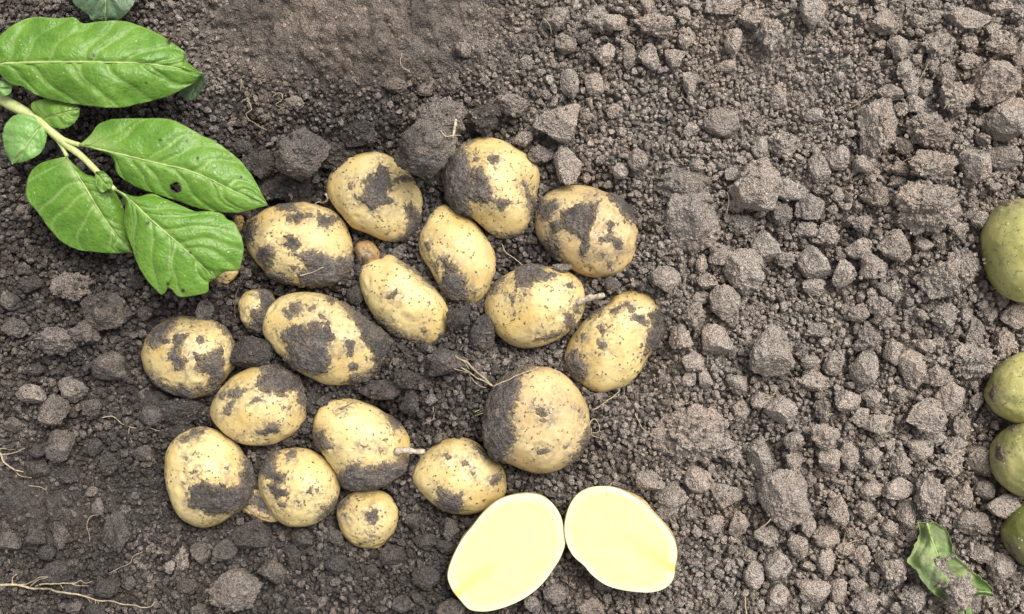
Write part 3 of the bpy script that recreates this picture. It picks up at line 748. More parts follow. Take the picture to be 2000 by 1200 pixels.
# ------------------------------------------------------------------ clods: the 300 largest as single things
def clod_mesh(name, sub, seed, angular, rough):
    D, F = ICO[sub]; r = np.random.default_rng(seed); V = D.copy()
    V = V*(1+0.16*fbm(D*1.3+seed, 2, seed)[:, None])
    for _ in range(angular):
        n = r.normal(size=3); n /= np.linalg.norm(n); dd = r.uniform(0.52, 0.86)
        s_ = V@n-dd; V = V-np.where(s_ > 0, s_*0.90, 0)[:, None]*n
    V = V*(1+(0.10*rough*fbm(D*3.1, 2, seed+1)+0.075*rough*np.abs(fbm(D*6.5, 3, seed+2))+0.022*rough*fbm(D*17, 2, seed+3))[:, None])
    V -= (V.max(0)+V.min(0))/2; V /= np.abs(V).max(0)
    return mesh_from(name, V, F)
CM = {'a': [clod_mesh('clod_angular', 5, 40+i, 11, 0.75) for i in range(7)],
      'r': [clod_mesh('clod_round', 5, 60+i, 3, 0.65) for i in range(6)],
      'l': [clod_mesh('clod_lumpy', 5, 80+i, 5, 1.9) for i in range(7)]}
BIG = {'a': [clod_mesh('clod_angular', 6, 140+i, 10, 0.85) for i in range(3)],
       'r': [clod_mesh('clod_round', 6, 160+i, 3, 0.8) for i in range(3)],
       'l': [clod_mesh('clod_lumpy', 6, 180+i, 5, 2.0) for i in range(4)]}
for g in (CM, BIG):
    for l_ in g.values():
        for me in l_: me.materials.append(M_CLOD)

# px, py, rx, ry, tone, shape, lift
HAND = [(832,286,60,58,.10,'r',.026),(862,232,50,44,.10,'l',.018),(593,300,54,52,-.02,'r',.012),(505,322,33,29,-.05,'l',.008),(470,290,24,18,0,'l',0),(658,300,40,36,-.1,'l',-.004),
(700,262,40,26,-.1,'l',0),(942,233,37,31,-.15,'l',.004),(1000,206,36,24,.05,'l',0),(1088,243,46,40,.15,'a',.004),(1022,272,19,16,.2,'a',.006),(1200,45,25,17,.22,'r',.003),
(1165,36,26,28,.05,'l',0),(1085,38,27,24,.15,'a',0),(1105,85,22,21,0,'r',.002),(1180,108,22,23,.25,'a',.003),(1112,165,19,32,.1,'r',0),(1160,162,19,28,.15,'a',0),(1030,122,15,15,.2,'a',0),
(1266,110,22,28,.3,'a',.003),(1228,110,14,26,.1,'r',0),(1432,82,17,28,.3,'a',.003),(1340,75,18,24,.1,'l',0),(1212,334,16,17,.15,'r',.003),(1246,313,20,22,.08,'r',.002),
(1480,360,50,52,.18,'a',.004),(1350,435,58,66,-.05,'r',-.012),(1330,365,60,42,-.05,'l',-.010),(1408,240,36,32,-.1,'r',-.004),(1300,545,29,27,.08,'r',.003),(1381,548,21,18,.25,'a',.003),
(1415,592,31,38,0,'r',.002),(1452,532,40,46,-.02,'r',0),(1495,480,28,32,.2,'a',.004),(1450,440,34,22,-.1,'l',0),(1582,405,30,26,0,'a',0),(1810,405,64,54,.15,'l',.003),(1715,250,42,60,-.05,'l',.002),
(1815,252,46,36,0,'l',.004),(1870,192,36,33,.12,'l',.006),(1950,160,52,46,.1,'a',.008),(1968,232,48,42,.08,'a',.006),(1890,38,42,22,.12,'a',.004),(1955,84,32,25,.18,'l',.005),
(1902,322,31,33,.25,'a',.006),(1820,326,52,33,.05,'l',.004),(1688,320,22,18,.22,'r',.003),(1530,285,32,30,.15,'l',.003),(1485,290,19,24,.1,'r',.002),(1600,325,20,34,.1,'a',0),(1508,686,45,50,.06,'r',.008),
(1745,690,19,24,.18,'a',.003),(1650,535,25,28,.25,'a',.004),(1705,520,26,26,.15,'a',.003),(1780,720,26,36,.12,'a',.003),(1900,705,44,36,.08,'l',.005),(1856,778,34,33,.12,'a',.006),(1800,812,42,38,.25,'a',.004),
(1798,880,26,22,.2,'a',.003),(1862,876,28,26,.12,'l',.003),(1446,803,19,22,.15,'l',.002),(1350,850,84,62,-.02,'l',-.012),(1485,892,28,46,-.05,'r',0),(1530,975,48,60,.0,'r',.002),(1620,900,23,24,.12,'a',.003),
(1636,998,23,30,.25,'a',.004),(1614,1048,26,24,.08,'r',.003),(1270,940,30,22,.08,'a',.003),(1312,968,30,27,0,'r',0),(1396,1025,19,20,.25,'l',.002),(1590,1155,33,22,.12,'a',.003),
(1662,1115,14,15,.28,'r',.003),(1745,1118,30,28,.1,'l',0),(1778,1165,28,28,.12,'l',.003),(1877,1155,33,38,.12,'l',.017),(1815,965,28,42,.1,'l',.004),(1882,968,20,26,.2,'a',.004),(1922,958,20,20,.18,'r',.004),
(1955,1110,26,30,.0,'r',0),(1550,865,20,22,-.05,'r',0),(1300,1000,22,18,-.05,'r',0),(832,1128,29,25,-.0,'r',.002),(880,1186,31,20,.18,'a',.004),(590,1056,22,22,.05,'a',.003),(652,1050,20,16,0,'r',.002),(490,1046,35,31,.0,'a',.002),
(458,1150,55,40,.28,'a',.002),(530,1118,29,23,.08,'r',.002),(392,1082,20,22,.15,'a',.003),(356,1092,13,28,.34,'l',.004),(440,1072,26,22,.05,'a',.002),(330,1108,13,13,.38,'a',.003),(366,1146,20,16,0,'r',0),
(140,560,42,31,.36,'l',.004),(207,606,50,40,-.05,'r',0),(108,668,42,30,.25,'l',.004),(166,650,31,27,.2,'l',.003),(65,770,26,20,.34,'a',.003),(145,762,31,26,.25,'a',.003),(213,716,36,30,.08,'a',.003),
(176,800,20,22,.15,'l',.002),(280,886,19,17,.3,'a',.003),(214,906,20,24,.15,'l',.003),(300,785,30,24,-.05,'l',0),(345,805,52,28,-.1,'l',.004),(296,812,24,22,0,'r',0),(355,838,34,24,-.05,'l',0),
(180,960,12,11,.35,'a',.002),(492,690,46,36,-.15,'r',-.004),(745,762,50,22,.0,'a',.004),(795,742,28,20,-.05,'l',0),(800,784,20,26,0,'a',.004),(608,785,11,23,-.05,'a',0),(895,628,24,26,-.12,'a',.002),(940,650,28,36,-.12,'a',.002),
(905,608,16,12,-.1,'r',0),(1098,524,20,9,.15,'a',.018),(1196,556,18,17,-.1,'r',0),(570,370,50,34,-.15,'l',-.006),(860,345,30,26,-.15,'l',-.006),(520,365,28,30,-.1,'l',0),(700,575,26,24,-.2,'r',-.006),(30,830,22,16,.1,'a',0),(30,640,26,22,.05,'l',0),
(60,555,24,20,.0,'l',0),(20,590,20,18,.0,'r',0),(1590,225,20,14,.25,'a',.003),(1640,150,9,10,.3,'r',.002),(1560,150,13,10,.2,'a',.002),(905,95,17,18,.1,'a',.002),(880,165,22,24,.0,'l',0),(830,175,16,14,.1,'a',.002),(770,165,26,18,0,'l',0),
(1880,522,34,40,.12,'l',.003),(1840,545,46,40,.15,'l',.002),(1745,480,34,32,.12,'a',.002),(1960,310,34,28,-.1,'a',0),(1850,905,30,26,.1,'l',.002),(1760,905,22,24,.08,'l',0),(1700,960,22,20,.05,'r',0),(1180,1135,20,22,.15,'a',.002),(1085,1160,26,22,-.02,'r',0)]
CLODS = []
def disc_free(u, v, r, frac=0.8):
    for k in range(9):
        a = k*0.7854; q = 0 if k == 8 else r*frac
        i = int((u+q*math.cos(a)-U0)/CS); j = int((v+q*math.sin(a)-V0)/CS)
        if i < 0 or j < 0 or i >= NU or j >= NV or OCC[j, i]: return False
    return True
def occ_disc(u, v, ru, rv, val=2):
    R = max(ru, rv)
    i0, i1 = max(int((u-R-U0)//CS), 0), min(int((u+R-U0)//CS)+2, NU); j0, j1 = max(int((v-R-V0)//CS), 0), min(int((v+R-V0)//CS)+2, NV)
    m = ((UU[j0:j1, i0:i1]-u)/ru)**2+((VV[j0:j1, i0:i1]-v)/rv)**2 < 1
    s_ = OCC[j0:j1, i0:i1]; s_[m & (s_ == 0)] = val

def coarse(u, v):
    c = 0.50+0.30*float(sstep(1250, 1700, np.float64(u)))
    g = lambda cu, cv, su, sv: math.exp(-((u-cu)/su)**2-((v-cv)/sv)**2)
    c -= 0.62*g(690, 70, 300, 150)+0.40*g(1500, 120, 170, 130)+0.36*g(60, 990, 150, 110)+0.28*g(230, 1010, 130, 110)+0.2*g(1250, 240, 60, 160)
    c += 0.18*g(1880, 250, 200, 250)+0.15*g(1150, 130, 160, 140)+0.2*g(1850, 800, 160, 200)
    c -= 0.22*g(1520, 760, 220, 170)+0.2*g(1000, 1050, 300, 120)+0.25*g(1620, 170, 150, 110)+0.2*g(1250, 620, 120, 200)
    return max(0.0, min(1.0, c))

def place_clod(u, v, rx, ry, tone, shape, lift):
    me = random.choice((BIG if max(rx, ry) > 38 else CM)[shape])
    o = link('soil_clod', me)
    rz = 0.92*min(rx, ry)*S
    zc = hat(HG, u, v)+0.50*rz+lift
    x, y, _ = W(u, v, zc)
    o.location = (x, y, zc); o.scale = (rx*S, ry*S, rz)
    flip = random.choice((0, math.pi)); o.rotation_euler = (random.uniform(-.12, .12)+flip, random.uniform(-.12, .12), random.choice((0, math.pi)))
    o.color = (0.5+tone, 0.5, 0.5, 1)
    stamp(HM, u, v, rx*0.95, ry*0.95, zc, rz*0.9)
    occ_disc(u, v, rx*0.92, ry*0.92)
    CLODS.append((o, u, v, rx, ry, tone, shape))
for h in HAND: place_clod(*h)
N_CLODS = 300
TORN = loc((1740, 980), [(380,229),(290,230),(310,310),(270,430),(170,640),(300,790),(480,990),(590,1050),(720,1130),(720,1230),(860,1230),(850,1110),(930,990),(1075,1005),(1040,890),(820,700),(670,540),(595,310),(470,228)], 5.4538)
footprint(TORN, -3)
for rmin, rmax, target in ((24, 34, 185), (18, 24, 250), (15, 18, N_CLODS)):
    tries = 0
    while len(CLODS) < target and tries < 9000:
        tries += 1
        u, v = random.uniform(5, 1995), random.uniform(5, 1195)
        r = random.uniform(rmin, rmax)
        clump = float(vnoise(np.array([[u/150, v/150, 4.2]]), 77)[0])+0.6*float(vnoise(np.array([[u/60, v/60, 8.8]]), 78)[0])
        if random.random() > coarse(u, v)**1.6*max(0.03, min(1, 0.35+1.3*clump)) or not disc_free(u, v, r, 0.78): continue
        if u < 540 and v < 520: continue
        q = random.uniform(0.6, 1.6)
        place_clod(u, v, r*math.sqrt(q), r/math.sqrt(q), random.uniform(-.16, .30), random.choice('aaaarrlll'), random.uniform(0, .003))

# labels that single each clod out by look and by the nearest landmark
LM = [('the cut potato halves', 1100, 1060), ('the torn green leaf', 1850, 1100), ('the largest round potato', 1045, 825), ('the leaf tips', 500, 460), ('the pale branched root', 130, 1155),
      ('the small round potato', 718, 1015), ('the topmost green potato', 1985, 490), ('the lowest green potato', 1995, 1045), ('the topmost heap potato', 960, 365), ('the rightmost heap potato', 1200, 665),
      ('the lowest left potato', 405, 930), ('the upper right corner', 1995, 5), ('the hook-marked potato', 368, 700), ('the broad upper leaf', 200, 120), ('the bottom right corner', 1995, 1195),
      ('the bottom left corner', 5, 1195), ('the star-marked potato', 730, 385), ('the round tan clod', 1508, 686)]
DIRS = ['right of', 'upper right of', 'above', 'upper left of', 'left of', 'lower left of', 'below', 'lower right of']
ORD = ['', 'second ', 'third ', 'fourth ', 'fifth ', 'sixth ', 'seventh ', 'eighth ', 'ninth ', 'tenth ', 'eleventh ', 'twelfth ']
SPECIAL = {(832, 286): 'long smooth brown clod leaning on the star-marked potato', (593, 300): 'big round grey clod above the gap between leaf tip and star-marked potato',
           (1508, 686): 'round tan potato-shaped clod standing alone in fine soil right of the heap', (1480, 360): 'big pale angular clod right of the mud-blotched potato',
           (1877, 1155): 'lumpy clod lying on the torn green leaf', (1350, 435): 'large smooth sunken block of soil right of the mud-blotched potato',
           (1350, 850): 'broad flat crumbling clod right of the largest round potato', (458, 1150): 'big pale grey angular clod near the bottom edge, left of centre'}
bins = {}
for c_ in CLODS:
    o, u, v, rx, ry, tone, shape = c_
    if (u, v) in SPECIAL: tag(o, SPECIAL[(u, v)], 'soil clod', 'loose soil clods'); continue
    ln, lu, lv = min(LM, key=lambda l: math.hypot(l[1]-u, l[2]-v))
    an = math.atan2(-(v-lv), u-lu); di = DIRS[int(round(an/(math.pi/4))) % 8]
    r = math.sqrt(rx*ry)
    size = 'large' if r > 34 else 'medium' if r > 21 else 'small'
    tn = 'pale' if tone > 0.13 else 'dark' if tone < -0.03 else 'brown'
    sh = {'a': 'angular', 'r': 'rounded', 'l': 'lumpy'}[shape]
    bins.setdefault((size, tn, sh, di, ln), []).append((math.hypot(lu-u, lv-v), o))
for (size, tn, sh, di, ln), L in bins.items():
    L.sort(key=lambda t_: t_[0])
    for i, (_, o) in enumerate(L):
        pre = '' if len(L) == 1 else ' '+ORD[i]+'nearest'
        tag(o, f'{size} {tn} {sh} clod{pre} {di} {ln}', 'soil clod', 'loose soil clods')

# ------------------------------------------------------------------ crumbs: one mass of stuff, packed from coarse to fine
occ = bytearray(OCC.tobytes())
def free2(u, v, r):
    for k in range(7):
        a = k*1.0472; q = 0 if k == 6 else r*0.78
        i = int((u+q*math.cos(a)-U0)*0.5); j = int((v+q*math.sin(a)-V0)*0.5)
        if i < 0 or j < 0 or i >= NU or j >= NV or occ[j*NU+i]: return False
    return True
PTS = []
def offs(r):
    n = int(r/CS)+1
    return [(dj, di_) for dj in range(-n, n+1) for di_ in range(-n, n+1) if (di_*CS)**2+(dj*CS)**2 < (0.88*r)**2]
for r0, n_try, cmin in ((15.0, 900, 0.56), (13.0, 1800, 0.50), (11.0, 4500, 0.44), (9.0, 9000, 0.35), (7.4, 18000, 0.24), (6.0, 42000, 0.10), (4.9, 70000, 0.0), (4.0, 110000, 0.0), (3.2, 150000, 0.0)):
    of = offs(r0)
    cand = np.stack([rng.uniform(U0, U1, n_try), rng.uniform(V0, V1, n_try), rng.uniform(0.62, 1.22, n_try)], 1).tolist()
    for u, v, q in cand:
        inside = -40 < u < 2040 and -40 < v < 1240
        if not inside and r0 < 5: continue
        if not free2(u, v, r0): continue
        if cmin and random.random() > (coarse(u, v)-cmin)*3.0: continue
        if random.random() < 0.72*hat(COMPACT, u, v): continue
        i = int((u-U0)*0.5); j = int((v-V0)*0.5)
        for dj, di_ in of:
            a_, b_ = i+di_, j+dj
            if 0 <= a_ < NU and 0 <= b_ < NV: occ[b_*NU+a_] = 3
        PTS.append((u, v, r0*q, hat(HG, u, v)+random.uniform(-0.35, 0.45)*r0*S-0.45*r0*S*hat(COMPACT, u, v)))
# a lower layer that shows in the gaps
for _ in range(34000):
    u, v = random.uniform(-160, 2160), random.uniform(-160, 1360)
    r = random.uniform(4.0, 8.5)
    if OCC[min(int((v-V0)/CS), NV-1), min(int((u-U0)/CS), NU-1)] == 1: continue
    if hat(COMPACT, u, v) > 0.3: continue
    PTS.append((u, v, r, hat(HG, u, v)-(0.0034 if u < 1150 else 0.0040)-0.25*r*S))
# grit lying on top of clods and between them
for _ in range(16000):
    u, v = random.uniform(-40, 2040), random.uniform(-40, 1240)
    if OCC[min(int((v-V0)/CS), NV-1), min(int((u-U0)/CS), NU-1)] == 1: continue
    if random.random() < 0.5: continue
    PTS.append((u, v, random.uniform(2.0, 4.2), hat(HM, u, v)-0.0004))
for d_ in POT:                          # loose earth banked against the potatoes
    P_ = spline(d_['out'], 240, closed=True); c_ = P_.mean(0)
    for _ in range(150):
        q_ = P_[random.randrange(240)]; n_ = (q_-c_)/np.linalg.norm(q_-c_); f_ = random.uniform(-1, 9)
        u, v = q_+n_*f_
        PTS.append((u, v, random.uniform(2.4, 6.0), hat(HG, u, v)+random.uniform(0.0, 0.0045)))
for _ in range(260):                    # crumbs lying in the hollow of the torn leaf
    u, v = random.gauss(1826, 15), random.gauss(1100, 13)
    PTS.append((u, v, random.uniform(2.2, 6.0), 0.0315))
for _ in range(60000):                  # the bed goes on around the plot
    u, v = random.uniform(-900, 2900), random.uniform(-900, 2100)
    if U0-6 < u < U1+6 and V0-6 < v < V1+6: continue
    r = 5+9*random.random()**2
    PTS.append((u, v, r, random.uniform(-0.3, 0.25)*r*S))
PT = np.array(PTS); npt = len(PT)
Z = PT[:, 3]+0.30*PT[:, 2]*S
PP = np.stack([(PT[:, 0]-1000)*S, (600-PT[:, 1])*S, Z], 1)
pm = bpy.data.meshes.new('soil_crumbs'); pm.vertices.add(npt); pm.vertices.foreach_set('co', PP.astype(np.float32).ravel())
def vattr(name, arr):
    a_ = pm.attributes.new(name, 'FLOAT_VECTOR', 'POINT'); a_.data.foreach_set('vector', np.asarray(arr, np.float32).ravel())
vattr('crumb_scale', PT[:, 2:3]*S*rng.uniform(0.66, 1.34, (npt, 3)))
vattr('crumb_turn', rng.uniform(0, 6.283, (npt, 3)))
a_ = pm.attributes.new('crumb_kind', 'INT', 'POINT'); a_.data.foreach_set('value', rng.integers(0, 12, npt).astype(np.int32))
crumbs = link('soil_crumbs', pm)
tag(crumbs, kind='stuff', label='fine soil crumbs covering the ground', cat='soil')
gn = bpy.data.node_groups.new('crumb_scatter', 'GeometryNodeTree')
gn.interface.new_socket('Geometry', in_out='INPUT', socket_type='NodeSocketGeometry'); gn.interface.new_socket('Geometry', in_out='OUTPUT', socket_type='NodeSocketGeometry')
gi = gn.nodes.new('NodeGroupInput'); go = gn.nodes.new('NodeGroupOutput')
jn = gn.nodes.new('GeometryNodeJoinGeometry')
for i in range(12):
    me = clod_mesh('crumb', 4, 300+i, (15, 11, 8)[i % 3], (0.9, 1.2, 2.1)[i % 3]); me.materials.append(M_CRUMB)
    bo = bpy.data.objects.new('crumb_shape', me)
    oi = gn.nodes.new('GeometryNodeObjectInfo'); oi.inputs['Object'].default_value = bo; oi.inputs['As Instance'].default_value = True
    gn.links.new(oi.outputs['Geometry'], jn.inputs[0])
def named(n_, t_):
    x = gn.nodes.new('GeometryNodeInputNamedAttribute'); x.data_type = t_; x.inputs[0].default_value = n_; return x.outputs[0]
ip = gn.nodes.new('GeometryNodeInstanceOnPoints'); ip.inputs['Pick Instance'].default_value = True
gn.links.new(gi.outputs[0], ip.inputs['Points']); gn.links.new(jn.outputs[0], ip.inputs['Instance'])
gn.links.new(named('crumb_kind', 'INT'), ip.inputs['Instance Index'])
e2r = gn.nodes.new('FunctionNodeEulerToRotation'); gn.links.new(named('crumb_turn', 'FLOAT_VECTOR'), e2r.inputs[0]); gn.links.new(e2r.outputs[0], ip.inputs['Rotation'])
gn.links.new(named('crumb_scale', 'FLOAT_VECTOR'), ip.inputs['Scale']); gn.links.new(ip.outputs[0], go.inputs[0])
md = crumbs.modifiers.new('scatter', 'NODES'); md.node_group = gn
print('crumbs', npt, 'clods', len(CLODS))

# ------------------------------------------------------------------ leaves
def leaf_mesh(mid, e1, e2, zmid, droop, nv_=6, seed=0, wave=0.0016, quilt=0.00042, k=2.0, o=(0, 0), holes=(), spots=(), curl=0.0, serr=0.6):
    nu, nw = 150, 34
    M = resample(loc(o, mid, k), nu); A = resample(loc(o, e1, k), nu); B = resample(loc(o, e2, k), nu)
    u = np.linspace(0, 1, nu)
    zz = np.interp(u, np.linspace(0, 1, len(zmid)), zmid)
    kk = np.ones(9)/9.0; zz = np.convolve(np.pad(zz, 4, mode='edge'), kk, 'valid')
    cols = np.concatenate([-np.linspace(1, 0, nw)[:-1], np.linspace(0, 1, nw)])
    UU_, CC = np.meshgrid(u, cols, indexing='ij')
    jit = fbm(np.stack([u*40, np.zeros(nu), np.full(nu, seed)], 1), 2, seed)*serr
    PX = np.empty(UU_.shape+(2,))
    for ci, c_ in enumerate(cols):
        E = A if c_ < 0 else B; f = abs(c_)
        dirn = E-M; ln = np.linalg.norm(dirn, axis=1)[:, None]+1e-6
        PX[:, ci] = M+dirn*(f+ (jit/ln[:, 0]*f**3)[:, None])
    ac = np.abs(CC)
    dmin = np.full(UU_.shape, 9.0)
    for q in range(nv_+1):
        for sgn in (-1, 1):
            uk = (q+0.35+0.30*(sgn > 0)+0.34*math.sin(seed*1.7+q*2.3+sgn))/(nv_+0.8)*0.92
            dd = np.abs(UU_-(uk+(0.15+0.05*math.sin(q*1.9+seed))*ac+0.07*ac**2+0.012*np.sin(ac*9+q+seed))); dmin = np.where((CC*sgn >= 0), np.minimum(dmin, dd), dmin)
    L = np.linalg.norm(np.diff(M, axis=0), axis=1).sum()
    vein = np.exp(-(dmin*L/2.2)**2)*(1-0.45*ac)
    vein = np.maximum(vein, np.exp(-(ac*np.linalg.norm(B-M, axis=1)[:, None]/3.0)**2))
    flat_ = np.stack([PX[..., 0].ravel()*S, PX[..., 1].ravel()*S, np.full(PX[..., 0].size, seed*0.37)], 1)
    n1 = fbm(flat_*38, 2, seed+1).reshape(UU_.shape); n2 = fbm(flat_*150, 2, seed+2).reshape(UU_.shape)
    prof = np.sin(np.clip(UU_, 0.02, 1)*math.pi)**0.5
    Zs = zz[:, None] - droop*ac**2*prof + wave*n1*(0.4+ac)*1.6 + quilt*(1-np.exp(-(dmin*L/9.0)**2))*(1-0.4*ac)*3.4 + 0.0004*n2 - 0.0016*np.exp(-(ac*12)**2) + curl*np.clip(ac-0.85, 0, 1)/0.15
    kz = (HC-Zs)/HC
    V = np.stack([((PX[..., 0]-1000)*S*kz).ravel(), ((600-PX[..., 1])*S*kz).ravel(), Zs.ravel()], 1)
    nc = len(cols)
    iu, ic = np.meshgrid(np.arange(nu-1), np.arange(nc-1), indexing='ij'); a0 = (iu*nc+ic).ravel()
    F = np.stack([a0, a0+1, a0+nc+1, a0+nc], 1)
    px = PX.reshape(-1, 2)
    for hp in holes:
        sd = sdf_poly(px, loc(o, hp, k)); F = F[~(sd[F] > 0).any(1)]
    spot = np.zeros(len(px))
    for (sx, sy, sr) in spots:
        p_ = loc(o, [(sx, sy)], k)[0]; spot = np.maximum(spot, sstep(1.3, 0.6, np.hypot(px[:, 0]-p_[0], px[:, 1]-p_[1])/(sr/k)))
    n = np.cross(V[F[0, 1]]-V[F[0, 0]], V[F[0, 2]]-V[F[0, 0]])
    mid_f = F[len(F)//2]; n = np.cross(V[mid_f[1]]-V[mid_f[0]], V[mid_f[2]]-V[mid_f[0]])
    if n[2] < 0: F = F[:, ::-1]
    me = mesh_from('leaflet', V, F)
    fattr(me, 'vein', np.clip(vein, 0, 1).ravel()); fattr(me, 'spot', spot); fattr(me, 'rim', sstep(0.955, 1.0, ac).ravel())
    cen = V.reshape(nu, nc, 3)[:, nw-1]
    return me, cen

def make_leaf(name, parent, mat, *a, rib=(0.0009, 0.00022), **kw):
    me, cen = leaf_mesh(*a, **kw)
    o = link(name, me, mat, parent)
    sm = o.modifiers.new('thickness', 'SOLIDIFY'); sm.thickness = 0.00035; sm.offset = -1
    c2 = cen[::4].copy(); c2[:, 2] += 0.0004
    r_ = link('midrib', tubes_mesh('midrib', [(c2, np.linspace(rib[0], rib[1], len(c2)))], 7), M_RIB, o)
    return o

# broad leaf along the top left
leaf1 = make_leaf('potato_leaf', None, M_LEAF,
    [(-40,258),(0,251),(150,245),(300,243),(430,245),(540,248),(650,260),(795,288)],
    [(-40,255),(-20,165),(0,140),(40,105),(100,75),(150,67),(230,71),(290,68),(322,92),(380,85),(460,82),(520,92),(580,115),(640,145),(690,180),(722,205),(720,228),(752,262),(795,288)],
    [(-40,262),(-15,285),(0,292),(30,322),(60,335),(90,340),(150,375),(240,400),(330,412),(400,420),(480,420),(560,402),(640,382),(700,355),(760,322),(795,288)],
    [0.050, 0.056, 0.060, 0.058, 0.052, 0.042], 0.010, nv_=7, seed=5, wave=0.0020, quilt=0.0005, spots=[(365,215,9), (572,326,5), (660,165,10)], rib=(0.0012, 0.00025))
tag(leaf1, 'broad light green potato leaf stretching in from the upper left edge', 'leaf')
ct, _ = leaf_mesh([(790,290),(770,330),(745,392)], [(790,290),(745,318),(712,345),(703,365),(722,388),(745,392)], [(790,290),(800,305),(803,330),(780,365),(758,390),(745,392)], [0.038, 0.028, 0.024], 0.004, nv_=3, seed=8, wave=0.001)
ctl = link('curled_tip', ct, M_LEAF_BLUE, leaf1); tag(ctl, 'dark wilted tip curled under the leaf')
# blue-green leaf cut by the top edge
leaf0 = make_leaf('potato_leaf', None, M_LEAF_BLUE,
    [(400,-190),(410,-100),(412,0),(413,78)], [(400,-190),(310,-140),(265,-60),(280,0),(300,27),(345,60),(358,80),(413,80)], [(400,-190),(500,-150),(550,-60),(530,0),(505,42),(470,75),(440,79),(413,80)],
    [0.034, 0.040, 0.038, 0.032], 0.006, nv_=5, seed=12)
tag(leaf0, 'blue-green leaf end poking in from the top edge', 'leaf')
# compound leaf: stem with its leaflets
sprig = bpy.data.objects.new('potato_sprig', None); C.objects.link(sprig)
tag(sprig, 'green potato sprig with pale stem and several leaflets on the left', 'leaf sprig')
def px3(pts, zs, k=2.0):
    return np.array([W(x/k, y/k, z) for (x, y), z in zip(pts, zs)])
def stem_part(name, pts, zs, r0, r1, n=36, flat=1.0):
    P = resample(px3(pts, zs), n)
    return link(name, tubes_mesh(name, [(P, np.linspace(r0, r1, n)*(1+0.04*np.sin(np.arange(n)*0.9)))], 12), M_STEM, sprig)
stem_part('stem', [(-60,340),(5,388),(100,440),(165,482),(240,548),(320,612),(390,682),(450,742)], [0.020,0.026,0.030,0.033,0.036,0.038,0.040,0.042], 0.0050, 0.0017)
stem_part('petiole', [(205,515),(250,548),(310,566)], [0.033,0.037,0.041], 0.0028, 0.0016, 16)
stem_part('petiole', [(195,515),(235,560),(262,612)], [0.032,0.034,0.036], 0.0024, 0.0014, 16)
make_leaf('leaflet', sprig, M_LEAF,
    [(310,565),(420,592),(520,615),(620,640),(720,662),(820,700),(920,750),(1045,802)],
    [(310,565),(355,525),(380,490),(430,468),(530,463),(650,465),(720,490),(780,525),(850,560),(930,620),(980,680),(1010,730),(1030,770),(1045,802)],
    [(310,565),(390,590),(440,620),(460,680),(520,725),(600,755),(700,790),(800,820),(880,832),(960,827),(1045,802)],
    [0.042, 0.048, 0.052, 0.050, 0.044, 0.036], 0.008, seed=21, nv_=6, holes=[[(666,728),(682,718),(694,716),(702,732),(703,748),(690,750),(676,744)]],
    spots=[(685,734,23),(730,552,6),(772,618,6),(625,548,6),(942,692,6)])
make_leaf('leaflet', sprig, M_LEAF,
    [(258,612),(290,660),(330,725),(380,810),(430,885),(515,988)],
    [(258,612),(180,630),(130,660),(103,720),(105,780),(140,820),(190,890),(240,945),(300,975),(370,985),(440,990),(515,988)],
    [(258,612),(300,650),(335,682),(370,690),(420,705),(455,760),(482,810),(495,870),(505,930),(515,988)],
    [0.037, 0.038, 0.038, 0.034, 0.030, 0.026], 0.008, seed=33, nv_=5)
make_leaf('leaflet', sprig, M_LEAF,
    [(452,742),(500,772),(570,840),(640,902),(720,972),(790,1040),(838,1088)],
    [(452,742),(530,768),(590,757),(640,775),(700,800),(760,825),(820,825),(868,838),(885,856),(915,872),(935,905),(948,945),(950,990),(942,1025),(930,1056),(880,1062),(838,1088)],
    [(452,742),(488,790),(483,850),(490,900),(515,970),(540,1040),(570,1090),(605,1128),(628,1150),(645,1145),(655,1128),(670,1132),(700,1160),(760,1155),(812,1140),(815,1105),(838,1088)],
    [0.044, 0.050, 0.054, 0.052, 0.046, 0.038], 0.010, seed=41, nv_=6, spots=[(578,873,7),(742,990,8),(715,1136,8),(655,1110,7)])
make_leaf('leaflet', sprig, M_LEAF_SOFT, [(172,478),(120,545),(85,595),(48,641)], [(172,478),(110,448),(60,450),(25,480),(10,530),(20,590),(48,641)], [(172,478),(184,520),(175,570),(150,605),(100,630),(48,641)],
    [0.034, 0.042, 0.042, 0.036], 0.005, seed=51, nv_=4, rib=(0.0006, 0.0002))
make_leaf('leaflet', sprig, M_LEAF, [(165,465),(210,455),(260,440),(312,425)], [(165,465),(128,432),(121,410),(140,394),(180,388),(240,399),(290,408),(312,425)], [(165,465),(190,487),(220,500),(250,503),(290,482),(310,450),(312,425)],
    [0.034, 0.041, 0.043, 0.042], 0.004, seed=61, nv_=4, rib=(0.0006, 0.0002))
make_leaf('leaflet', sprig, M_LEAF_SOFT, [(-40,345),(0,345),(44,345)], [(-40,345),(-10,318),(20,320),(42,330),(44,345)], [(-40,345),(-5,374),(30,372),(43,360),(44,345)], [0.036, 0.041, 0.038], 0.003, seed=66, nv_=2, rib=(0.0005, 0.0002))
make_leaf('leaflet', sprig, M_LEAF, [(375,672),(400,705),(432,735)], [(375,672),(402,672),(435,702),(438,722),(432,735)], [(375,672),(372,700),(380,730),(398,752),(415,742),(432,735)], [0.043, 0.045, 0.044], 0.002, seed=68, nv_=2, rib=(0.0005, 0.0002), curl=0.0006)
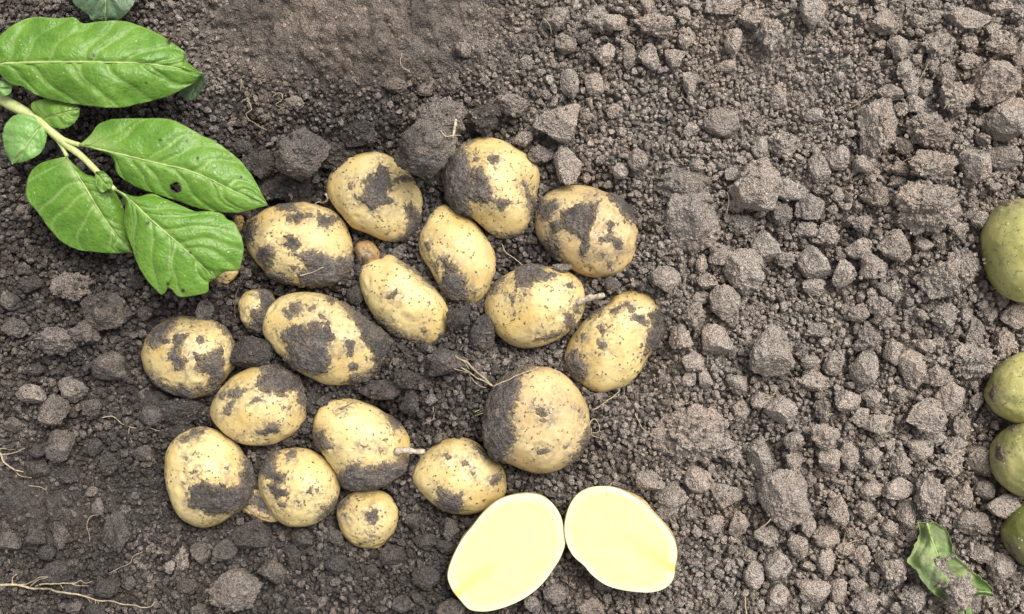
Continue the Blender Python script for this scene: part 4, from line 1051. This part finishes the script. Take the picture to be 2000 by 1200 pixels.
# torn leaf, lower right
torn = make_leaf('torn_leaf', None, M_LEAF_TORN, [(380,229),(450,450),(560,700),(760,900),(1075,975)],
    [(380,229),(290,230),(310,310),(270,430),(215,560),(170,640),(230,690),(300,790),(370,890),(480,990),(590,1050),(760,1060),(930,995),(1075,1005),(1075,975)],
    [(380,229),(470,228),(560,275),(595,310),(640,420),(670,540),(720,610),(820,700),(940,800),(1040,890),(1075,940),(1075,975)],
    [0.033, 0.032, 0.030, 0.030, 0.032], 0.004, nv_=3, seed=71, wave=0.006, k=5.4538, o=(1740, 980), serr=1.6, curl=0.003)
tag(torn, 'torn soil-smeared green leaf lying flat near the lower right corner', 'leaf')
tp, _ = leaf_mesh([(790,1110),(790,1170),(785,1260)], [(790,1110),(720,1140),(712,1190),(720,1240),(785,1260)], [(790,1110),(850,1110),(862,1160),(850,1230),(785,1260)], [0.030, 0.030, 0.030], 0.002, nv_=2, seed=73, k=5.4538, o=(1740, 980))
link('torn_lobe', tp, M_LEAF_TORN, torn)

# ------------------------------------------------------------------ roots
HT = np.maximum(HM, HP)
def root_chain(pts, r0, r1, lift=0.0012, n=None):
    P = np.array(pts, float); n = n or max(8, int(np.linalg.norm(np.diff(P, axis=0), axis=1).sum()/5))
    Q = resample(P, n)
    Q = Q+np.stack([fbm(np.stack([Q[:, 0]/16, Q[:, 1]/16, np.full(n, 3.0)], 1), 2, 5), fbm(np.stack([Q[:, 0]/16, Q[:, 1]/16, np.full(n, 9.0)], 1), 2, 6)], 1)*1.6
    z = np.array([max(hat(HT, x+a, y+b) for a in (-4, 0, 4) for b in (-4, 0, 4)) for x, y in Q])
    zs = np.array([z[max(0, i-3):i+4].max()*0.5+z[max(0, i-3):i+4].mean()*0.5 for i in range(n)])+lift
    zs = np.convolve(np.pad(zs, 2, mode='edge'), np.ones(5)/5, 'valid')
    return np.array([W(x, y, z_) for (x, y), z_ in zip(Q, zs)]), np.linspace(r0, r1, n)*S
def root(chains, label, mat=None, name='root', lift=0.0012):
    me = tubes_mesh('root', [root_chain(p, a, b, lift) for p, a, b in chains], 6)
    o = link(name, me, mat or M_ROOT); tag(o, label, 'root', 'fine roots on the soil'); return o
L4 = lambda o_, pts, k=4.0: loc(o_, pts, k)
B5 = (0, 960)
root([(L4(B5, [(-60,905),(0,915),(170,920),(300,940),(450,955),(640,990),(830,1025),(960,1068),(1060,1070),(1200,1108),(1330,1120),(1370,1138),(1470,1135),(1510,1090)], 5), 2.7, 0.7),
      (L4(B5, [(120,915),(125,850),(165,815)], 5), 1.4, 0.6), (L4(B5, [(200,915),(320,880),(400,840),(470,840)], 5), 1.5, 0.6), (L4(B5, [(300,930),(360,880),(450,850)], 5), 1.2, 0.6),
      (L4(B5, [(350,925),(430,908),(540,905),(640,900),(740,890),(790,870),(830,895),(910,870)], 5), 1.6, 0.5), (L4(B5, [(590,905),(620,950)], 5), .7, .4), (L4(B5, [(700,900),(780,925),(870,925)], 5), .9, .4),
      (L4(B5, [(500,965),(485,1000)], 5), .8, .4), (L4(B5, [(850,1035),(880,1080)], 5), .9, .4), (L4(B5, [(930,1060),(940,1105)], 5), .9, .4), (L4(B5, [(940,1060),(975,1105)], 5), .8, .4)],
     'long pale branched root lying in the bottom left corner', lift=0.0045)
root([([(-20,868),(0,885),(8,902),(28,918),(46,922)], 2.6, 1.2), ([(2,888),(25,884),(50,876)], 1.3, .6), ([(28,918),(40,930),(62,934)], .9, .5), ([(-10,880),(10,876),(30,878)], 1, .5), ([(55,948),(75,952),(90,960)], .9, .5)], 'short forked pale root at the left edge')
root([([(198,816),(210,812),(226,816),(238,828),(262,836),(290,836),(312,842)], 1.1, .5), ([(252,836),(252,848),(258,866)], .7, .4)], 'thin looping root left of the lowest left potato', M_ROOT)
SO = (900, 680)
root([(L4(SO, [(0,85),(60,120),(120,180),(190,240),(255,297)]), 1.6, 2.0), (L4(SO, [(-10,140),(60,180),(130,235),(200,262),(255,297)]), 1.2, 1.6), (L4(SO, [(80,225),(110,265),(160,300),(195,310)]), 1.0, .6),
      (L4(SO, [(255,295),(380,242),(460,212),(540,175),(600,145)]), 1.5, .8), (L4(SO, [(-40,60),(20,100),(70,160)]), .8, .7), (L4(SO, [(70,200),(75,270)]), .8, .4), (L4(SO, [(-60,160),(0,170),(60,190)]), .7, .5)],
     'straw-coloured root tuft at the upper left of the largest round potato')
root([(L4(SO, [(110,525),(150,515),(180,510)]), 1.5, 1.0), (L4(SO, [(105,500),(140,485),(172,465)]), 1.2, .8), (L4(SO, [(120,510),(160,495),(178,488)]), .9, .6)], 'short root stubs at the left side of the largest round potato')
root([(L4(SO, [(1005,610),(1015,570),(1050,555),(1080,590),(1085,640),(1050,660),(1020,650)]), 1.2, .6), (L4(SO, [(1020,620),(1025,670),(1060,695),(1090,700)]), 1.0, .5)], 'curly rootlet hanging off the right side of the largest round potato')
root([(L4((1060,530), [(600,920),(595,945),(540,990),(450,1050),(380,1090)]), 1.1, 1.4)], 'straight pale root below the rightmost heap potato')
root([(L4((450,360), [(165,610),(120,720),(60,830),(38,930),(35,1030),(35,1130)]), 1.9, 1.2), (L4((450,360), [(120,720),(80,690)]), .8, .4)], 'brown root hanging between the lowest leaflet and a small muddy potato', M_ROOT_DARK)
root([(L4((450,360), [(545,722),(590,705),(640,695),(690,670),(730,650)]), 1.5, .7)], 'white rootlet stuck to the mud of the potato by the leaf tips')
root([(L4((800,240), [(710,940),(745,1005),(820,1060),(890,1112)]), 1.0, 1.0)], 'thin root bridging the gap above the smooth stub-bearing potato')
root([([(470,200),(482,196),(492,214),(480,226),(496,240),(525,256)], 1.0, .6), ([(470,155),(471,178)], .9, .5), ([(530,190),(548,182),(552,196),(538,205),(556,212)], .8, .5)], 'tangled pale rootlets right of the broad leaf tip')
root([([(1419,376),(1424,392),(1422,408),(1419,421)], 1.4, .9)], 'short white root beside the big pale angular clod')
root([([(1648,1085),(1650,1068),(1665,1058),(1688,1052)], 1.1, .7), ([(1650,1068),(1651,1040)], .7, .4)], 'bent rootlet among clods left of the torn leaf')
root([([(1474,1043),(1490,1028),(1506,1014)], 1.8, 1.0)], 'short tan root under the tall brown clod right of the cut halves')
root([([(1457,1210),(1456,1180),(1453,1152)], 1.8, .9)], 'upright pale root at the bottom edge right of the cut halves')
root([(L4((500,0), [(975,585),(970,640),(962,672)], 2.5), 3.2, 2.6), (L4((500,0), [(905,640),(925,668),(960,660),(1000,660)], 2.5), 1.2, .7)], 'thick tan root stub above the topmost heap potato', M_STUB)
root([(L4((640,680), [(1385,300),(1410,350),(1440,380),(1475,400)], 2.307), 1.1, .6), (L4((640,680), [(1500,430),(1520,450),(1540,475)], 2.307), 1.0, .6)], 'wavy rootlets on the broad flat crumbling clod')
root([(L4((450,360), [(742,75),(762,110),(745,140),(715,150)]), 2.6, 1.6), (L4((450,360), [(715,150),(690,140),(660,155)]), 1.6, .9)], 'dry brown stalk bit between star-marked and leaf-side potatoes', M_STUB)
root([(L4(B5, [(960,235),(890,240),(855,290),(850,370),(875,440),(880,490)], 5), .8, .5)], 'hair-thin arched root in the fine soil at lower left')
root([(L4(B5, [(1060,800),(1160,755),(1270,700),(1300,640),(1390,590)], 5), .7, .5)], 'hair-thin root above the pale grey clod at lower left')
root([([(1650,190),(1662,200),(1690,195),(1712,182)], .8, .5), ([(1660,212),(1680,200),(1700,180)], .7, .4)], 'fine hair roots over the brown lumps in the upper right')
root([([(1795,155),(1806,140),(1815,122)], .8, .5)], 'short straw hair root near the upper right lumps')
root([([(785,105),(782,125),(798,140)], .8, .5)], 'tiny root hair in the compact soil at the top')

hb = {}
for i in range(26):
    u, v = random.uniform(620, 1900), random.uniform(20, 1180)
    if OCC[int((v-V0)/CS), int((u-U0)/CS)] == 1: continue
    a = random.uniform(0, 6.28); L_ = random.uniform(14, 46); b = a+random.uniform(-1.2, 1.2)
    p1 = (u+L_*0.5*math.cos(a), v+L_*0.5*math.sin(a)); p2 = (p1[0]+L_*0.5*math.cos(b), p1[1]+L_*0.5*math.sin(b))
    ln, lu, lv = min(LM, key=lambda l: math.hypot(l[1]-u, l[2]-v))
    di = DIRS[int(round(math.atan2(-(v-lv), u-lu)/(math.pi/4))) % 8]
    hb.setdefault((di, ln), []).append((math.hypot(lu-u, lv-v), [(u, v), p1, p2]))
for (di, ln), L_ in hb.items():
    L_.sort(key=lambda t_: t_[0])
    for i, (_, p_) in enumerate(L_):
        root([(p_, random.uniform(0.7, 1.1), 0.4)], f'loose pale root hair{"" if len(L_) == 1 else " "+ORD[i]+"nearest"} {di} {ln}')
